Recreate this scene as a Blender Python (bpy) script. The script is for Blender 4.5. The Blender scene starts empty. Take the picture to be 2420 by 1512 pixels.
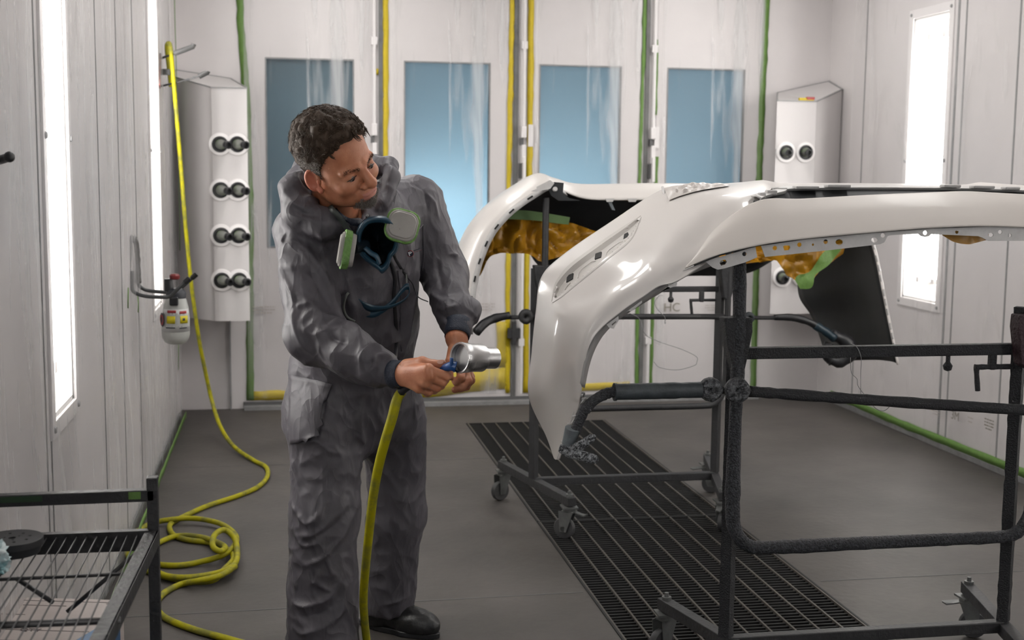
import bpy, bmesh, math, random
import numpy as np
from mathutils import Vector, Matrix, noise as mnoise
from mathutils.bvhtree import BVHTree
random.seed(7); RNG = np.random.default_rng(7)
SC = bpy.context.scene; COL = SC.collection

# ---------------------------------------------------------------- camera
IMW, IMH = 2420, 1512
YAW, PITCH, ROLL, FPX = 0.17945054, 0.11703755, 0.01035752, 2979.52
EYE = np.array([0.0, 0.0, 1.4])
_f = np.array([math.sin(YAW)*math.cos(PITCH), math.cos(YAW)*math.cos(PITCH), -math.sin(PITCH)])
_r0 = np.array([math.cos(YAW), -math.sin(YAW), 0.0]); _u0 = np.cross(_r0, _f)
_r = _r0*math.cos(ROLL)+_u0*math.sin(ROLL); _u = -_r0*math.sin(ROLL)+_u0*math.cos(ROLL)
cam_data = bpy.data.cameras.new('camera'); cam = bpy.data.objects.new('camera', cam_data); COL.objects.link(cam)
M4 = Matrix.Identity(4)
for i in range(3):
    M4[i][0] = _r[i]; M4[i][1] = _u[i]; M4[i][2] = -_f[i]; M4[i][3] = EYE[i]
cam.matrix_world = M4
cam_data.sensor_width = 36; cam_data.lens = FPX*36/IMW; cam_data.clip_start = 0.05
cam_data.dof.use_dof = True; cam_data.dof.focus_distance = 3.35; cam_data.dof.aperture_fstop = 5.0
SC.camera = cam
SC.view_settings.view_transform = 'Standard'; SC.view_settings.look = 'None'
SC.view_settings.exposure = 0.42; SC.view_settings.gamma = 1.0
try: SC.view_settings.use_curve_mapping = False
except Exception: pass

cy = SC.cycles
cy.max_bounces = 6; cy.diffuse_bounces = 3; cy.glossy_bounces = 3; cy.transmission_bounces = 3; cy.transparent_max_bounces = 10; cy.caustics_reflective = False; cy.caustics_refractive = False
cy.sample_clamp_indirect = 6; cy.use_adaptive_sampling = True; cy.adaptive_threshold = 0.02
# ---------------------------------------------------------------- world and lamps
W = bpy.data.worlds.new('world'); SC.world = W; W.use_nodes = True
bg = W.node_tree.nodes['Background']; bg.inputs[0].default_value = (0.80, 0.88, 1.0, 1); bg.inputs[1].default_value = 0.25
XL, XR, YB, ZC = -0.6, 3.34, 7.47, 2.9
TUBE_STRENGTH = 30.0
def area(name, loc, target, sx, sy, power, col=(1, 0.985, 0.96)):
    d = bpy.data.lights.new(name, 'AREA'); d.shape = 'RECTANGLE'; d.size = sx; d.size_y = sy; d.energy = power; d.color = col
    o = bpy.data.objects.new(name, d); COL.objects.link(o); o.location = loc
    o.rotation_euler = (Vector(target)-Vector(loc)).to_track_quat('-Z', 'Y').to_euler(); return o
CEIL_FILLS = [(0.3, 6.2), (2.4, 6.2), (0.3, 3.9), (2.4, 3.9)]  # unseen ceiling lamps, added for the overall light
for (x, y) in CEIL_FILLS:
    area('ceiling_fill_light', (x, y, ZC-0.06), (x, y, 0), 0.3, 1.3, 8)
area('window_glow_light', (1.6, 8.55, 1.0), (1.9, 9.35, 1.0), 2.6, 0.3, 18, (0.97, 0.98, 1.0))  # added lamp, out of view, makes the glow behind the door windows

# ---------------------------------------------------------------- helpers
def ray(px, py): return _f+_r*(px-IMW/2)/FPX+_u*(IMH/2-py)/FPX
def atY(px, py, y): d = ray(px, py); return EYE+d*(y/d[1])
def atX(px, py, x): d = ray(px, py); return EYE+d*(x/d[0])
def atZ(px, py, z=0.0): d = ray(px, py); return EYE+d*((z-EYE[2])/d[2])
def toPX(P):
    d = np.asarray(P, float)-EYE; z = d@_f
    return np.stack([IMW/2+FPX*(d@_r)/z, IMH/2-FPX*(d@_u)/z], -1)

WL = {}
def tag(o, label=None, cat=None, group=None, kind=None):
    if label: o['label'] = label
    if cat: o['category'] = cat
    if group: o['group'] = group
    if kind: o['kind'] = kind
    return o
def thing(name, label, cat, loc, group=None):
    o = bpy.data.objects.new(name, None); COL.objects.link(o); o.empty_display_size = 0.05
    o.location = loc; WL[o.name] = np.array(loc, float); return tag(o, label, cat, group)
def dup(root, delta, label=None, rotz=0):
    r = root.copy(); COL.objects.link(r); r.location = Vector(root.location)+Vector(delta)
    if rotz: r.rotation_euler = (0, 0, rotz)
    if label: r['label'] = label
    for ch in list(root.children):
        c = ch.copy(); COL.objects.link(c); c.parent = r
        for g in list(ch.children):
            d = g.copy(); COL.objects.link(d); d.parent = c
    return r

def mesh_obj(name, V, F, m, parent=None, smooth=40, fm=None, bevel=0, subdiv=0, solid=0, extra_mats=()):
    V = np.asarray(V, float)
    if parent is not None: base = WL[parent.name]
    else:
        base = np.array([(V[:, 0].min()+V[:, 0].max())/2, (V[:, 1].min()+V[:, 1].max())/2, V[:, 2].min()])
    me = bpy.data.meshes.new(name)
    me.from_pydata((V-base).tolist(), [], [tuple(int(i) for i in f) for f in F]); me.update()
    me.materials.append(m)
    for x in extra_mats: me.materials.append(x)
    if fm is not None: me.polygons.foreach_set('material_index', np.asarray(fm, dtype=np.int32))
    if smooth:
        me.polygons.foreach_set('use_smooth', np.ones(len(me.polygons), dtype=bool))
        if smooth < 180: me.set_sharp_from_angle(angle=math.radians(smooth))
    o = bpy.data.objects.new(name, me); COL.objects.link(o)
    if parent is not None: o.parent = parent
    else: o.location = base
    WL[o.name] = base
    if bevel:
        b = o.modifiers.new('bevel', 'BEVEL'); b.width = bevel; b.segments = 2; b.limit_method = 'ANGLE'; b.angle_limit = math.radians(40)
    if solid:
        s = o.modifiers.new('solid', 'SOLIDIFY'); s.thickness = abs(solid); s.offset = -1 if solid > 0 else 1
        if extra_mats: s.material_offset = 1; s.material_offset_rim = 0
    if subdiv:
        s = o.modifiers.new('sub', 'SUBSURF'); s.levels = subdiv; s.render_levels = subdiv
    return o

def nrm(v): v = np.asarray(v, float); return v/(np.linalg.norm(v)+1e-12)
def frame_of(ax):
    ax = nrm(ax); h = np.array([0, 0, 1.0]) if abs(ax[2]) < 0.9 else np.array([1.0, 0, 0])
    a = nrm(np.cross(h, ax)); b = np.cross(ax, a); return a, b, ax
def catmull(P, n=8, closed=False):
    P = np.asarray(P, float); N = len(P); out = []
    rng_ = range(N) if closed else range(N-1)
    for i in rng_:
        if closed: p0, p1, p2, p3 = P[(i-1) % N], P[i], P[(i+1) % N], P[(i+2) % N]
        else: p0 = P[i-1] if i > 0 else 2*P[0]-P[1]; p1 = P[i]; p2 = P[i+1]; p3 = P[i+2] if i+2 < N else 2*P[-1]-P[-2]
        for k in range(n):
            t = k/n
            out.append(0.5*((2*p1)+(-p0+p2)*t+(2*p0-5*p1+4*p2-p3)*t*t+(-p0+3*p1-3*p2+p3)*t**3))
    if not closed: out.append(P[-1])
    return np.array(out)
class MB:
    def __init__(s): s.V = []; s.F = []; s.n = 0
    def add(s, V, F):
        V = np.asarray(V, float); s.V.append(V); s.F += [tuple(i+s.n for i in f) for f in F]; s.n += len(V); return s
    def box(s, c, d, R=None):
        c = np.asarray(c, float); h = np.asarray(d, float)/2
        P = np.array([(x, y, z) for x in (-1, 1) for y in (-1, 1) for z in (-1, 1)])*h
        if R is not None: P = P@np.asarray(R).T
        return s.add(P+c, [(0, 1, 3, 2), (4, 6, 7, 5), (0, 4, 5, 1), (2, 3, 7, 6), (0, 2, 6, 4), (1, 5, 7, 3)])
    def bb(s, lo, hi):
        lo = np.array(lo, float); hi = np.array(hi, float); return s.box((lo+hi)/2, np.abs(hi-lo))
    def bar(s, p0, p1, w, h=None, up=None):
        h = h or w; p0 = np.asarray(p0, float); p1 = np.asarray(p1, float); ax = nrm(p1-p0)
        if up is None: a, b, _ = frame_of(ax)
        else: a = nrm(np.cross(up, ax)); b = np.cross(ax, a)
        R = np.stack([a, b, ax], 1); return s.box((p0+p1)/2, (w, h, np.linalg.norm(p1-p0)), R)
    def tube(s, P, r, seg=12, caps=True, closed=False):
        P = np.asarray(P, float); n = len(P); r = np.broadcast_to(np.asarray(r, float), (n,))
        T = np.zeros_like(P)
        if closed: T = np.roll(P, -1, 0)-np.roll(P, 1, 0)
        else: T[1:-1] = P[2:]-P[:-2]; T[0] = P[1]-P[0]; T[-1] = P[-1]-P[-2]
        T /= (np.linalg.norm(T, axis=1, keepdims=True)+1e-12)
        a, b, _ = frame_of(T[0]); V = []; th = np.arange(seg)*2*math.pi/seg
        for i in range(n):
            a = a-T[i]*(a@T[i]); a = nrm(a); b = np.cross(T[i], a)
            V.append(P[i]+r[i]*(np.cos(th)[:, None]*a+np.sin(th)[:, None]*b))
        F = []; m = n if closed else n-1
        for i in range(m):
            for k in range(seg):
                A = i*seg+k; B = i*seg+(k+1) % seg; C = ((i+1) % n)*seg+(k+1) % seg; D = ((i+1) % n)*seg+k; F.append((A, B, C, D))
        if caps and not closed: F.append(tuple(range(seg))[::-1]); F.append(tuple((n-1)*seg+k for k in range(seg)))
        return s.add(np.concatenate(V), F)
    def lathe(s, prof, o, ax, seg=28):
        a, b, ax = frame_of(ax); o = np.asarray(o, float); V = []; F = []; th = np.arange(seg)*2*math.pi/seg
        for (r, z) in prof: V.append(o+ax*z+max(r, 1e-5)*(np.cos(th)[:, None]*a+np.sin(th)[:, None]*b))
        for i in range(len(prof)-1):
            for k in range(seg):
                F.append((i*seg+k, i*seg+(k+1) % seg, (i+1)*seg+(k+1) % seg, (i+1)*seg+k))
        return s.add(np.concatenate(V), F)
    def grid(s, G, wrap=False):
        G = np.asarray(G, float); n, m = G.shape[:2]; F = []
        for i in range(n-1):
            for j in range(m if wrap else m-1): F.append((i*m+j, i*m+(j+1) % m, (i+1)*m+(j+1) % m, (i+1)*m+j))
        return s.add(G.reshape(-1, 3), F)
    def prism(s, P, d):
        P = np.asarray(P, float); n = len(P); d = np.asarray(d, float)
        F = [tuple(range(n))[::-1], tuple(n+i for i in range(n))]+[(i, (i+1) % n, n+(i+1) % n, n+i) for i in range(n)]
        return s.add(np.concatenate([P, P+d]), F)
    def build(s, name, m, parent=None, **k):
        return mesh_obj(name, np.concatenate(s.V), s.F, m, parent, **k)
def struct(o): o['kind'] = 'structure'; return o

def plate(name, outline, holes, origin, ux, uy, thick, m, parent=None, bev=0.0, label=None):
    """flat plate with holes: 2D loops in (u,v), extruded along ux x uy"""
    cu = bpy.data.curves.new(name, 'CURVE'); cu.dimensions = '2D'; cu.fill_mode = 'BOTH'; cu.extrude = thick/2; cu.bevel_depth = bev
    for lp in [outline]+list(holes):
        sp = cu.splines.new('POLY'); sp.points.add(len(lp)-1); sp.use_cyclic_u = True
        for i, (u, v) in enumerate(lp): sp.points[i].co = (u, v, 0, 1)
    t = bpy.data.objects.new('t', cu); COL.objects.link(t); dg = bpy.context.evaluated_depsgraph_get()
    me = bpy.data.meshes.new_from_object(t.evaluated_get(dg)); V = np.array([v.co[:] for v in me.vertices]); F = [tuple(p.vertices) for p in me.polygons]
    bpy.data.objects.remove(t); bpy.data.curves.remove(cu); bpy.data.meshes.remove(me)
    ux = np.asarray(ux, float); uy = np.asarray(uy, float); w = np.cross(ux, uy)
    P = np.asarray(origin, float)+V[:, :1]*ux+V[:, 1:2]*uy+V[:, 2:3]*w
    return mesh_obj(name, P, F, m, parent, smooth=30)
def circ(c, r, n=14, ry=None):
    ry = ry or r; return [(c[0]+r*math.cos(2*math.pi*k/n), c[1]+ry*math.sin(2*math.pi*k/n)) for k in range(n)]
def writing(name, txt, size, origin, ux, uy, m, parent=None, depth=0.0004, label=None):
    cu = bpy.data.curves.new(name, 'FONT'); cu.body = txt; cu.size = size; cu.extrude = depth; cu.align_x = 'CENTER'; cu.align_y = 'CENTER'
    t = bpy.data.objects.new('t', cu); COL.objects.link(t); dg = bpy.context.evaluated_depsgraph_get()
    me = bpy.data.meshes.new_from_object(t.evaluated_get(dg)); V = np.array([v.co[:] for v in me.vertices]); F = [tuple(p.vertices) for p in me.polygons]
    bpy.data.objects.remove(t); bpy.data.curves.remove(cu); bpy.data.meshes.remove(me)
    ux = np.asarray(ux, float); uy = np.asarray(uy, float); w = np.cross(ux, uy)
    return mesh_obj(name, np.asarray(origin, float)+V[:, :1]*ux+V[:, 1:2]*uy+V[:, 2:3]*w, F, m, parent, smooth=0)

# ---------------------------------------------------------------- materials
MATS = {}
def mat(name, col, rough=0.5, metal=0.0, spec=0.5, bump=0.0, bscale=60, mott=0.0, mscale=4, coat=0.0, emit=0, detail=4, col2=None, stretch=None, mramp=(0.35, 0.7), sheen=0):
    m = bpy.data.materials.new(name); m.use_nodes = True; nt = m.node_tree; b = nt.nodes['Principled BSDF']
    b.inputs['Base Color'].default_value = (*col, 1); b.inputs['Roughness'].default_value = rough; b.inputs['Metallic'].default_value = metal
    b.inputs['Specular IOR Level'].default_value = spec
    if coat: b.inputs['Coat Weight'].default_value = coat; b.inputs['Coat Roughness'].default_value = 0.06
    if sheen: b.inputs['Sheen Weight'].default_value = sheen
    tc = nt.nodes.new('ShaderNodeTexCoord'); mp = nt.nodes.new('ShaderNodeMapping'); nt.links.new(tc.outputs['Object'], mp.inputs[0])
    if stretch: mp.inputs['Scale'].default_value = stretch
    if bump:
        n = nt.nodes.new('ShaderNodeTexNoise'); n.inputs['Scale'].default_value = bscale; n.inputs['Detail'].default_value = detail
        nt.links.new(mp.outputs[0], n.inputs['Vector']); bp = nt.nodes.new('ShaderNodeBump'); bp.inputs['Strength'].default_value = min(1, bump); bp.inputs['Distance'].default_value = 0.004*max(1, bump)
        nt.links.new(n.outputs['Fac'], bp.inputs['Height']); nt.links.new(bp.outputs[0], b.inputs['Normal'])
    if mott or col2:
        n = nt.nodes.new('ShaderNodeTexNoise'); n.inputs['Scale'].default_value = mscale; n.inputs['Detail'].default_value = 8; n.inputs['Roughness'].default_value = 0.65
        nt.links.new(mp.outputs[0], n.inputs['Vector']); r = nt.nodes.new('ShaderNodeValToRGB')
        c2 = col2 or tuple(c*(1-mott) for c in col)
        r.color_ramp.elements[0].position = mramp[0]; r.color_ramp.elements[0].color = (*c2, 1); r.color_ramp.elements[1].position = mramp[1]; r.color_ramp.elements[1].color = (*col, 1)
        nt.links.new(n.outputs['Fac'], r.inputs[0]); nt.links.new(r.outputs[0], b.inputs['Base Color'])
    if emit: b.inputs['Emission Color'].default_value = (1, 0.98, 0.95, 1); b.inputs['Emission Strength'].default_value = emit
    MATS[name] = m; return m
WHITE = mat('booth_panel_paint', (0.70, 0.665, 0.66), 0.42, mott=0.07, mscale=2.2)
WHITE2 = mat('white_enamel', (0.78, 0.75, 0.745), 0.35)
FLOORM = mat('concrete', (0.080, 0.071, 0.064), 0.62, mott=0.5, mscale=2.4, bump=0.35, bscale=35, mramp=(0.3, 0.72))
FLOORL = mat('dark_floor_coating', (0.060, 0.057, 0.056), 0.6, mott=0.3, mscale=5, bump=0.2, bscale=40)
SEAM = mat('dark_joint', (0.10, 0.10, 0.10), 0.7)
GREYTRIM = mat('grey_metal_trim', (0.30, 0.30, 0.30), 0.45, mott=0.3, mscale=20)
DARKGAP = mat('dark_rubber_gasket', (0.16, 0.16, 0.155), 0.6, mott=0.4, mscale=8)
REFL = mat('lamp_reflector', (0.88, 0.87, 0.85), 0.5)
TUBE = mat('lamp_tube_glow', (1, 1, 1), 0.5, emit=TUBE_STRENGTH)
YTAPE = mat('yellow_masking_tape', (0.60, 0.45, 0.006), 0.5, mott=0.15, mscale=25, bump=0.3, bscale=80)
GTAPE = mat('green_masking_tape', (0.12, 0.235, 0.045), 0.55, mott=0.25, mscale=25, bump=0.4, bscale=90)
HOSE = mat('yellow_green_hose_rubber', (0.33, 0.30, 0.004), 0.55, spec=.2, col2=(0.17, 0.165, 0.03), mscale=14, mramp=(0.38, 0.55))
STEEL = mat('dark_steel', (0.028, 0.028, 0.03), 0.55, bump=0.4, bscale=90, mott=0.3, mscale=30)
COATED = mat('paint_caked_black', (0.015, 0.016, 0.019), 0.58, bump=1.5, bscale=240, detail=4, mott=0.3, mscale=60)
CRUST = mat('crackled_grey_overspray', (0.32, 0.335, 0.35), 0.6, bump=3.5, bscale=170, detail=3, col2=(0.02, 0.022, 0.026), mscale=150, mramp=(0.42, 0.58))
CRUSTD = mat('crackled_dark_overspray', (0.045, 0.048, 0.055), 0.58, bump=2.4, bscale=200, detail=3, col2=(0.010, 0.011, 0.014), mscale=150, mramp=(0.40, 0.60))
SLEEVE = mat('grey_pvc_sleeve', (0.052, 0.064, 0.070), 0.5, col2=(0.022, 0.026, 0.03), mscale=10, bump=0.8, bscale=40)
GRATEM = mat('grating_steel_dark', (0.005, 0.005, 0.005), 0.7, mott=0.3, mscale=30)
GRATEL = mat('grating_steel_worn', (0.070, 0.060, 0.050), 0.6, mott=0.35, mscale=30)
PIT = mat('pit_dark', (0.006, 0.006, 0.006), 0.9)
PEARL = mat('white_gloss_bumper_paint', (0.67, 0.635, 0.605), 0.34, spec=0.4, coat=0.32)
PRIMER = mat('unpainted_black_plastic', (0.022, 0.024, 0.026), 0.5, bump=0.2, bscale=8, mott=0.4, mscale=5)
FLANGEM = mat('satin_white_flange', (0.60, 0.585, 0.57), 0.45, mott=0.15, mscale=30)
HOLEM = mat('hole_black', (0.008, 0.008, 0.008), 0.8)
ORANGE = mat('orange_masking_film', (0.56, 0.27, 0.010), 0.35, mott=0.5, mscale=9, bump=0.6, bscale=14)
BLACKP = mat('black_rubber', (0.012, 0.012, 0.014), 0.45)
WHEELM = mat('caster_rubber', (0.045, 0.045, 0.047), 0.55)
GALV = mat('worn_grey_caster_metal', (0.16, 0.165, 0.16), 0.45, metal=0.4, mott=0.3, mscale=30)
PRINT = mat('faded_film_print', (0.20, 0.18, 0.14), 0.8)
PRINTL = mat('pale_film_print', (0.42, 0.38, 0.35), 0.8)
REDM = mat('red_plastic', (0.33, 0.03, 0.03), 0.4)
BLACKM = mat('black_matte', (0.01, 0.01, 0.01), 0.6)

def film_mat(name, base, streak, rot=0.35, sx=9.0, sy=0.7, col=(0.80, 0.79, 0.79)):
    m = bpy.data.materials.new(name); m.use_nodes = True; nt = m.node_tree; N = nt.nodes; L = nt.links
    b = N['Principled BSDF']; out = N['Material Output']; b.inputs['Base Color'].default_value = (*col, 1); b.inputs['Roughness'].default_value = 0.3
    tr = N.new('ShaderNodeBsdfTransparent'); mx = N.new('ShaderNodeMixShader')
    tc = N.new('ShaderNodeTexCoord')
    fac = None; hs = None
    for k, (ro, ax, ay, thr) in enumerate([(rot, sx, sy, 0.585), (-rot*0.6, sx*1.7, sy*1.6, 0.61), (rot*0.2, sx*0.6, sy*0.5, 0.60)]):
        mp = N.new('ShaderNodeMapping'); mp.inputs['Rotation'].default_value = (ro, ro, 0); mp.inputs['Scale'].default_value = (ax, ax, ay); mp.inputs['Location'].default_value = (k*3.7, k*1.3, k)
        L.new(tc.outputs['Object'], mp.inputs[0]); n = N.new('ShaderNodeTexNoise'); n.inputs['Scale'].default_value = 1.0; n.inputs['Detail'].default_value = 3
        n.inputs['Distortion'].default_value = 0.6; L.new(mp.outputs[0], n.inputs['Vector'])
        r = N.new('ShaderNodeMapRange'); r.inputs['From Min'].default_value = thr; r.inputs['From Max'].default_value = thr+0.12; r.clamp = True; L.new(n.outputs['Fac'], r.inputs['Value'])
        if fac is None: fac = r.outputs[0]; hs = n.outputs['Fac']
        else:
            a = N.new('ShaderNodeMath'); a.operation = 'MAXIMUM'; L.new(fac, a.inputs[0]); L.new(r.outputs[0], a.inputs[1]); fac = a.outputs[0]
            a2 = N.new('ShaderNodeMath'); a2.operation = 'ADD'; L.new(hs, a2.inputs[0]); L.new(n.outputs['Fac'], a2.inputs[1]); hs = a2.outputs[0]
    mm = N.new('ShaderNodeMath'); mm.operation = 'MULTIPLY_ADD'; mm.inputs[1].default_value = streak; mm.inputs[2].default_value = base; mm.use_clamp = True
    L.new(fac, mm.inputs[0]); bp = N.new('ShaderNodeBump'); bp.inputs['Strength'].default_value = 0.6; bp.inputs['Distance'].default_value = 0.007; L.new(hs, bp.inputs['Height']); L.new(bp.outputs[0], b.inputs['Normal'])
    L.new(mm.outputs[0], mx.inputs[0]); L.new(tr.outputs[0], mx.inputs[1]); L.new(b.outputs[0], mx.inputs[2]); L.new(mx.outputs[0], out.inputs[0])
    return m
FILM_WALL = film_mat('clear_masking_film', 0.26, 0.27, rot=0.5, sx=9, sy=1.1, col=(0.70, 0.69, 0.69))
FILM_DOOR = film_mat('clear_door_film', 0.07, 0.42, rot=0.42, sx=7.5, sy=0.55)
# ================================================================ SETTING
LEFT_OPEN = [(0.80, 1.17), (3.405, 3.745), (6.02, 6.41)]
RIGHT_OPEN = [(0.80, 1.17), (3.40, 3.80), (6.035, 6.41)]
LZ0, LZ1 = 0.74, 2.235
YF = -2.6
mb = MB()     # floor with the opening of the extraction pit
GX0, GX1, GY1 = 0.99, 1.79, 6.87
mb.bb((XL, YF, -0.05), (GX0, YB+0.1, 0)); mb.bb((GX1, YF, -0.05), (XR, YB+0.1, 0)); mb.bb((GX0, GY1, -0.05), (GX1, YB+0.1, 0))
struct(mb.build('floor', FLOORM, smooth=0))
mb = MB(); mb.bb((GX0, YF, -0.6), (GX1, GY1, -0.55)); mb.bb((GX0-0.02, YF, -0.6), (GX0, GY1, -0.05)); mb.bb((GX1, YF, -0.6), (GX1+0.02, GY1, -0.05)); mb.bb((GX0, GY1, -0.6), (GX1, GY1+0.02, -0.05))
struct(mb.build('trim_1', PIT, smooth=0))
mb = MB(); mb.box((0.2, 3.98, 0.0006), (1.55, 0.005, 0.001), Matrix.Rotation(0.012, 3, 'Z')); mb.box((2.57, 3.98, 0.0006), (1.5, 0.005, 0.001)); mb.box((0.2, 6.0, 0.0006), (1.55, 0.004, 0.001))
struct(mb.build('trim_2', SEAM, smooth=0))

def wall_with_openings(name, x0, x1, openings):
    mb = MB(); ys = [YF]+[v for o in openings for v in o]+[YB+0.1]
    for i in range(0, len(ys), 2): mb.bb((x0, ys[i], 0), (x1, ys[i+1], ZC))
    for (a, b) in openings: mb.bb((x0, a, 0), (x1, b, LZ0)); mb.bb((x0, a, LZ1), (x1, b, ZC))
    return struct(mb.build(name, WHITE, smooth=0))
wall_with_openings('wall_left', XL-0.12, XL, LEFT_OPEN)
wall_with_openings('wall_right', XR, XR+0.12, RIGHT_OPEN)
mb = MB(); mb.bb((XL, YF, ZC), (XR, YB+0.1, ZC+0.08)); struct(mb.build('ceiling', WHITE2, smooth=0))
mb = MB(); mb.bb((XL, YB, 0), (-0.245, YB+0.1, ZC)); mb.bb((2.925, YB, 0), (XR, YB+0.1, ZC)); mb.bb((-0.245, YB, 2.75), (2.925, YB+0.1, ZC))
struct(mb.build('wall_back', WHITE, smooth=0))
mb = MB(); mb.bb((-3, 9.35, 0), (6.5, 9.4, 4)); struct(mb.build('trim_4', mat('hall_blue_wall', (0.36, 0.445, 0.475), 0.7), smooth=0))
mb = MB(); mb.bb((-1.2, YB+0.10, -0.06), (4.5, 9.4, -0.02)); struct(mb.build('trim_5', FLOORM, smooth=0))
mb = MB(); mb.bb((-0.9, YB+0.2, 0.1), (0.56, YB+0.24, 2.6)); struct(mb.build('trim_6', mat('window_darkening_board', (0.115, 0.118, 0.112), 0.6), smooth=0))  # board added behind the first window so its pane reads dark

def light_fixture(side, a, b, vis):
    x = XL if side < 0 else XR; s = side
    t = thing('wall_light', 'x', 'lamp', (x+s*0.06, (a+b)/2, LZ0))
    m = MB(); m.bb((x+s*0.10, a, LZ0), (x+s*0.115, b, LZ1)); m.bb((x+s*0.002, a-0.001, LZ0), (x+s*0.115, a+0.012, LZ1)); m.bb((x+s*0.002, b-0.012, LZ0), (x+s*0.115, b+0.001, LZ1))
    m.bb((x+s*0.002, a, LZ0-0.001), (x+s*0.115, b, LZ0+0.012)); m.bb((x+s*0.002, a, LZ1-0.012), (x+s*0.115, b, LZ1+0.001)); m.build('reflector', REFL, t, smooth=0)
    for k in (0.30, 0.72):
        m = MB(); y = a+(b-a)*k; m.tube([(x+s*0.05, y, LZ0+0.12), (x+s*0.05, y, LZ1-0.12)], 0.017, 12); m.build('lamp_tube', TUBE, t)
        for z in (LZ0+0.09, LZ1-0.12):
            m = MB(); m.bb((x+s*0.03, y-0.015, z), (x+s*0.10, y+0.015, z+0.03)); m.build('lamp_holder', WHITE2, t, smooth=0)
    m = MB(); w = 0.045; e = 0.008; xo = x-s*e
    m.bb((xo, a-w, LZ0-w), (x+s*0.001, a, LZ1+w)); m.bb((xo, b, LZ0-w), (x+s*0.001, b+w, LZ1+w)); m.bb((xo, a, LZ0-w), (x+s*0.001, b, LZ0)); m.bb((xo, a, LZ1), (x+s*0.001, b, LZ1+w))
    m.build('frame', WHITE2, t, smooth=0, bevel=0.002)
    for (yy, zz) in [(a-0.02, LZ0-0.02), (b+0.02, LZ0-0.02), (a-0.02, LZ1+0.02), (b+0.02, LZ1+0.02), (a-0.02, 1.48), (b+0.02, 1.48)]:
        m = MB(); m.lathe([(0, 0.005), (0.008, 0.005), (0.010, 0)], (xo, yy, zz), (-s, 0, 0), 10); m.build('screw', GREYTRIM, t)
    t['label'] = vis
light_fixture(-1, *LEFT_OPEN[1], 'tall lit strip light in the left wall, the nearer and wider one')
light_fixture(-1, *LEFT_OPEN[2], 'tall lit strip light in the left wall beside the hanging hose')
light_fixture(1, *RIGHT_OPEN[2], 'tall lit strip light in a bolted frame in the right wall')
light_fixture(1, *RIGHT_OPEN[1], 'tall strip light in the right wall beyond the picture edge')
light_fixture(-1, *LEFT_OPEN[0], 'tall strip light in the left wall beside the camera')
light_fixture(1, *RIGHT_OPEN[0], 'tall strip light in the right wall beside the camera')
for i, (x, y) in enumerate(CEIL_FILLS):
    t = thing('ceiling_fill_panel', 'long ceiling light panel added out of view to fill the booth with light', 'lamp', (x, y, ZC-0.06), 'added ceiling light panels')
    m = MB(); m.bb((x-0.18, y-0.68, ZC-0.05), (x-0.15, y+0.68, ZC)); m.bb((x+0.15, y-0.68, ZC-0.05), (x+0.18, y+0.68, ZC)); m.bb((x-0.18, y-0.71, ZC-0.05), (x+0.18, y-0.68, ZC)); m.bb((x-0.18, y+0.68, ZC-0.05), (x+0.18, y+0.71, ZC)); m.build('frame', WHITE2, t, smooth=0)
    m = MB(); m.bb((x-0.15, y-0.68, ZC-0.012), (x+0.15, y+0.68, ZC-0.004)); m.build('diffuser', MATS.get('ceil_glow') or mat('ceil_glow', (1, 1, 1), 0.5, emit=4.0), t, smooth=0)

# seams and base trims
n_trim = [7]
def trim(mb, m, name=None):
    o = struct(mb.build(name or 'trim_%d' % n_trim[0], m, smooth=0)); n_trim[0] += 1; return o
for px in (87, 98, 231, 279, 318):
    y = atX(px, 350, XL)[1]; m = MB(); m.bb((XL, y-0.005, 0.03), (XL+0.002, y+0.005, ZC)); trim(m, SEAM)
for px in (2040, 2253, 2272, 2398):
    y = atX(px, 300, XR)[1]; m = MB(); m.bb((XR-0.003, y-(0.012 if px == 2253 else 0.005), 0.05), (XR, y+0.005, ZC)); trim(m, GREYTRIM)
m = MB(); m.bb((XR-0.012, YF, 0), (XR, 7.2, 0.026)); struct(m.build('baseboard_right', GREYTRIM, smooth=0))
m = MB(); m.bb((XL, YF, 0), (XL+0.008, 7.3, 0.02)); struct(m.build('baseboard_left', GREYTRIM, smooth=0))
m = MB(); m.bb((-0.24, YB-0.07, 0), (2.92, YB+0.1, 0.022)); trim(m, GREYTRIM)
m = MB(); m.bb((-0.24, YB-0.02, 0.022), (2.92, YB+0.1, 0.04)); trim(m, SEAM)
m = MB(); m.bb((-0.32, 7.44, 0.0), (-0.312, 7.47, 0.57)); trim(m, GREYTRIM)

# doors of the back wall
WZ0, WZ1 = 0.954, 2.028
leaves = [(-0.245, 0.535, -0.089, 0.402), (0.597, 1.335, 0.707, 1.203), (1.452, 2.145, 1.513, 2.003), (2.232, 2.925, 2.303, 2.784)]
PANE = bpy.data.materials.new('tinted_window_film'); PANE.use_nodes = True; nt = PANE.node_tree
b_ = nt.nodes['Principled BSDF']; b_.inputs['Base Color'].default_value = (0.42, 0.62, 0.72, 1); b_.inputs['Roughness'].default_value = 0.15
tr_ = nt.nodes.new('ShaderNodeBsdfTransparent'); tr_.inputs[0].default_value = (0.80, 0.93, 1.0, 1); mx_ = nt.nodes.new('ShaderNodeMixShader'); mx_.inputs[0].default_value = 0.10
nt.links.new(tr_.outputs[0], mx_.inputs[1]); nt.links.new(b_.outputs[0], mx_.inputs[2]); nt.links.new(mx_.outputs[0], nt.nodes['Material Output'].inputs[0])
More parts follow.
